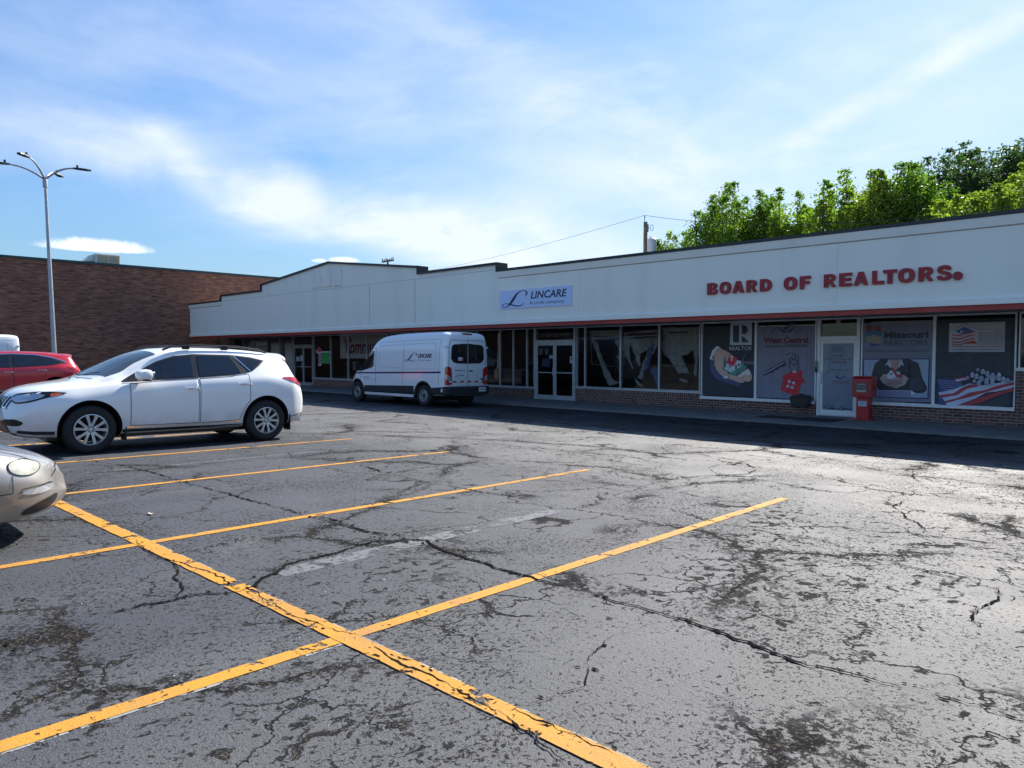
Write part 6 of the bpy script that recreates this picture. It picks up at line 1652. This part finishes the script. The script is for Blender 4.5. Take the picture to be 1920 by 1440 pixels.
    m_ = MB(); m_.box(-2.99, -2.86, -.90, .90, .40, .66, CM['clad']); m_.box(-2.95, -2.80, -.95, .95, .42, .68, CM['clad']); m_.box(-3.02, -2.86, -.62, .62, .36, .42, CM['clad']); m_.build('rear_bumper', car, local=True, bevel=.03)
    m_ = MB(); m_.box(-3.0, -2.992, -.72, -.42, .50, .64, CM['plate']); text_on(m_, 'U 5E3', -.46, -.68, .545, .60, lambda u, v: (-3.004, u, v), flat((.05, .06, .1)), bold=.03); m_.build('number_plate', car, local=True)
    m_ = MB(); m_.lathe([(.001, 0), (.30, 0), (.32, .02), (.30, .05), (.001, .06)], (0, 0, 0), CM['trim'], n=24); m_.v = [(-2.80+p[0]*.16-.02, p[1], 2.30+p[2]*1.3) for p in m_.v]; m_.build('brake_light', car, local=True, smooth=True)
    m_ = MB(); B.ribbon(m_, [(-.17, 2.335), (.17, 2.335)], .0, 180, .01, CM['tail']); m_.box(-2.880, -2.868, -.2, .2, 2.315, 2.345, CM['tail']); m_.build('brake_lens', car, local=True)
    m_ = MB(); m_.box(-2.935, -2.90, -.20, -.06, 1.15, 1.19, T); m_.build('rear_handle', car, local=True, bevel=.01)
    for nm, fn_ in (('model_lettering', lambda q: B.text(q, 'TRANSIT 250', -.55, -.12, 1.17, 1.205, 180, .012, T, bold=.02)), ('rear_logo', lambda q: logoL(q, lambda u, v: B.hit(-.55+.16*u, .98+.08*v, 180, .012), CM['navy'])), ('rear_lettering', lambda q: B.text(q, 'LINCARE', -.37, -.18, 1.01, 1.045, 180, .012, CM['navy'], bold=.02))):
        m_ = MB(); fn_(m_); m_.build(nm, car, local=True, fix=False)
    m_ = MB()
    Q = arc(.62, .90, .05, 0, 360, 16); m_.add([B.hit(.62+(u-.62)*1.4, .90+(v-.90)*.6, 180, .014) for u, v in Q[:-1]], [tuple(range(16))], CM['navy']); m_.build('badge', car, local=True, fix=False)
    m_ = MB(); m_.add([B.hit(u, v, 180, .019) for u, v in ((-.42, 1.49), (-.22, 1.49), (-.22, 1.60), (-.42, 1.60))], [(0, 1, 2, 3)], CM['plate']); m_.add([B.hit(u, v, 180, .021) for u, v in ((-.26, 1.49), (-.20, 1.49), (-.20, 1.60), (-.26, 1.60))], [(0, 1, 2, 3)], flat((.6, .05, .03))); m_.add([B.hit(u, v, 180, .021) for u, v in ((-.46, 1.49), (-.41, 1.49), (-.41, 1.59), (-.46, 1.59))], [(0, 1, 2, 3)], flat((.03, .1, .5))); m_.build('window_sticker', car, local=True, fix=False)
    # front
    ws = MB(); vs = []; nx, ny = 14, 18
    for i in range(nx+1):
        x = 1.02+.86*i/nx
        for j in range(ny+1):
            f = -1+2*j/ny; h = B.bvh.ray_cast(Vector((x-.20*f*f, (B.F['wr'](x)-.05)*f, 3.5)), Vector((0, 0, -1))); vs.append(tuple(h[0]+Vector((.005, 0, .006))))
    ws.add(vs, [(i*(ny+1)+j, (i+1)*(ny+1)+j, (i+1)*(ny+1)+j+1, i*(ny+1)+j+1) for i in range(nx) for j in range(ny)], G); ws.build('windshield', car, smooth=True, local=True, fix=False)
    B.patch('grille', car, [(-.50, .62), (-.55, .86), (.55, .86), (.50, .62)], 0, .008, T); B.patch('front_bumper', car, [(-.62, .36), (-.62, .56), (.62, .56), (.62, .36)], 0, .01, CM['clad'])
    m_ = MB(); m_.box(-2.5, 2.2, -.6, .6, .22, .34, T); m_.tube([(-2.5, .4, .30), (-2.95, .4, .30)], .035, T, 8); m_.build('underside', car, local=True)
    for sg in (1, -1):
        for x in (X1, X2): wheel(car, x, sg*.85, .355, .355, .205, .225, 'steel', sg)
    return car


CM['groove'] = material('groove_shade', (.52, .54, .56), .4)  # darker ribbon tone: shade of the recessed panel lines put into colour
v1 = delivery_van((-19.77, 15.52, gz(15.52)-.01), (.018, 0, PI), 'white LINCARE van with a navy stripe parked along the shop front sidewalk')
v2 = copy_tree(v1); v2['label'] = 'white LINCARE van mostly cut off at the left frame edge by the brick wall'
v2.location = (-38.0, 4.75, gz(4.75)); v2.rotation_euler = (0, -.018, -PI/2)

# ---- beige coupe whose nose enters at the left
CPK = dict(
    zc=[(-2.45, 0.62), (-2.42, 0.85), (-2.3, 0.98), (-1.7, 1.02), (-1.3, 1.12), (-.7, 1.27), (-.2, 1.30), (.2, 1.24), (.8, .98), (1, 0.93), (1.4, 0.847), (1.9, 0.74), (2.15, 0.67), (2.30, .61), (2.37, .56), (2.40, .50)],
    ze=[(-2.45, 0.6), (-2.42, 0.82), (-2.3, 0.94), (-1.7, 0.98), (-1.3, 1.05), (-.7, 1.20), (-.2, 1.24), (.2, 1.16), (.8, .94), (1, 0.91), (1.4, 0.837), (1.9, 0.72), (2.15, 0.64), (2.30, .57), (2.37, .52), (2.40, .46)],
    zs=[(-2.45, 0.58), (-2.4, 0.8), (-2.2, 0.9), (-1.4, 0.94), (0, 0.9), (.9, .87), (1.4, 0.807), (1.9, 0.685), (2.15, 0.6), (2.30, .52), (2.40, .44)],
    w=[(-2.45, 0.62), (-2.38, 0.76), (-2.2, 0.86), (-1.4, 0.94), (0, 0.91), (1.25, 0.94), (1.65, 0.92), (1.9, 0.88), (2.07, 0.81), (2.21, 0.7), (2.31, 0.54), (2.4, 0.4)],
    wb=[(-2.45, 0.56), (-2.38, 0.7), (-2.2, 0.8), (-1.4, 0.88), (0, 0.86), (1.25, 0.88), (1.65, 0.855), (1.9, 0.81), (2.07, 0.74), (2.21, 0.62), (2.31, 0.46), (2.4, 0.33)],
    wr=[(-2.45, 0.5), (-2.2, 0.7), (-1.4, 0.66), (-.5, .56), (0, 0.56), (.5, .66), (.9, .78), (1.35, 0.76), (1.85, 0.68), (2.15, 0.54), (2.4, 0.28)],
    zb=[(-2.45, 0.45), (-2.3, 0.3), (-2, 0.22), (1.6, 0.17), (2, 0.19), (2.2, 0.21), (2.33, .225), (2.40, .25)])
cp = empty('parked_coupe', (-7.20, -.70, gz(-.70)), 'champagne beige coupe whose scuffed nose enters at the left edge of the photo', 'car', rot=(0, .018, PI/2))
B = Body(CPK, -2.45, 2.40); pm = CM['beige']
B.mesh('body', cp, pm, [(1.42, .33, .375), (-1.25, .33, .375)], CM['well'], .94)
for mir in (False, True):
    sg = -1 if mir else 1
    h_ = B.patch('headlight', cp, [(-.745, .59), (-.765, .650), (-.84, .672), (-.97, .66), (-1.06, .62), (-1.0, .572), (-.90, .545), (-.80, .555)], 45, .006, CM['foggy'], mir)
    m_ = MB(); hl = chaikin([(-.745, .59), (-.765, .650), (-.84, .672), (-.97, .66), (-1.06, .62), (-1.0, .572), (-.90, .545), (-.80, .555)], 2); B.ribbon(m_, hl+[hl[0]], .006, 45, .008, CM['seam'], mir); m_.build('lamp_gap', h_, local=True, fix=False)
    B.patch('turn_lamp', cp, [(-.80, .41), (-.82, .44), (-1.05, .455), (-1.14, .445), (-1.14, .42), (-.95, .395)], 45, .007, CM['clear'], mir)
    m_ = MB(); B.ribbon(m_, [(-.785, .42), (-.81, .452), (-1.05, .466), (-1.12, .458)], .006, 45, .009, CM['seam'], mir); m_.build('bumper_gap', cp, local=True, fix=False)
    B.patch('air_intake', cp, [(-.82, .25), (-.86, .295), (-.97, .335), (-1.14, .365), (-1.22, .355), (-1.20, .30), (-1.08, .26), (-.92, .24)], 45, .006, CM['trim'], mir)
    m_ = MB(); B.ribbon(m_, L([(1.93, .56), (1.93, .43), (1.7, .425), (.98, .43)]), .006, 90, .005, CM['seam'], mir)
    B.ribbon(m_, L([(.95, .30), (.95, .84), (-.55, .86), (-.62, .30)]), .010, 90, .005, CM['seam'], mir); m_.build('panel_gap', cp, local=True, fix=False)
    B.patch('side_window', cp, L([(.72, .925), (.25, 1.13), (-.1, 1.20), (-.6, 1.17), (-1.05, 1.04), (-1.1, 1.0), (-.6, .955), (.3, .92)]), 90, .006, CM['glass'], mir)
    m_ = MB(); m_.box(.42, .60, sg*.90 if sg > 0 else -1.06, 1.06 if sg > 0 else -.90, .90, 1.02, pm); m_.build('side_mirror', cp, local=True, bevel=.03)
    for x in (1.42, -1.25): wheel(cp, x, sg*.80, .325, .325, .205, .23, 'alloy', sg)
    B.patch('tail_light', cp, [(sg*.35, .70), (sg*.35, .84), (sg*.74, .82), (sg*.74, .70)], 180, .008, CM['tail']) if not mir else None
m_ = MB(); B.ribbon(m_, [(-.62, .50), (-.3, .555), (0, .565), (.3, .555), (.62, .50)], .008, 0, .006, CM['seam'])
for sg in (1, -1):
    pts = []
    for t in range(20):
        x = 1.0+1.14*t/19; y = sg*(.66-.10*(t/19)**2); h = B.bvh.ray_cast(Vector((x, y, 3)), Vector((0, 0, -1))); pts.append(h[0]+Vector((0, 0, .003)))
    vs = []
    for p in pts: vs += [p+Vector((0, .006, 0)), p-Vector((0, .006, 0))]
    m_.add(vs, [(2*i, 2*i+1, 2*i+3, 2*i+2) for i in range(19)], CM['seam'])
m_.build('hood_gap', cp, local=True, fix=False)
ws = MB(); vs = []; nx, ny = 12, 16
for i in range(nx+1):
    x = .12+.74*i/nx
    for j in range(ny+1):
        f = -1+2*j/ny; h = B.bvh.ray_cast(Vector((x-.22*f*f, (B.F['wr'](x)-.06)*f, 3)), Vector((0, 0, -1))); vs.append(tuple(h[0]+Vector((.004, 0, .006))))
ws.add(vs, [(i*(ny+1)+j, (i+1)*(ny+1)+j, (i+1)*(ny+1)+j+1, i*(ny+1)+j+1) for i in range(nx) for j in range(ny)], CM['glass']); ws.build('windshield', cp, smooth=True, local=True, fix=False)
m_ = MB(); m_.box(-1.9, 1.9, -.6, .6, .13, .2, CM['trim']); m_.build('underside', cp, local=True)
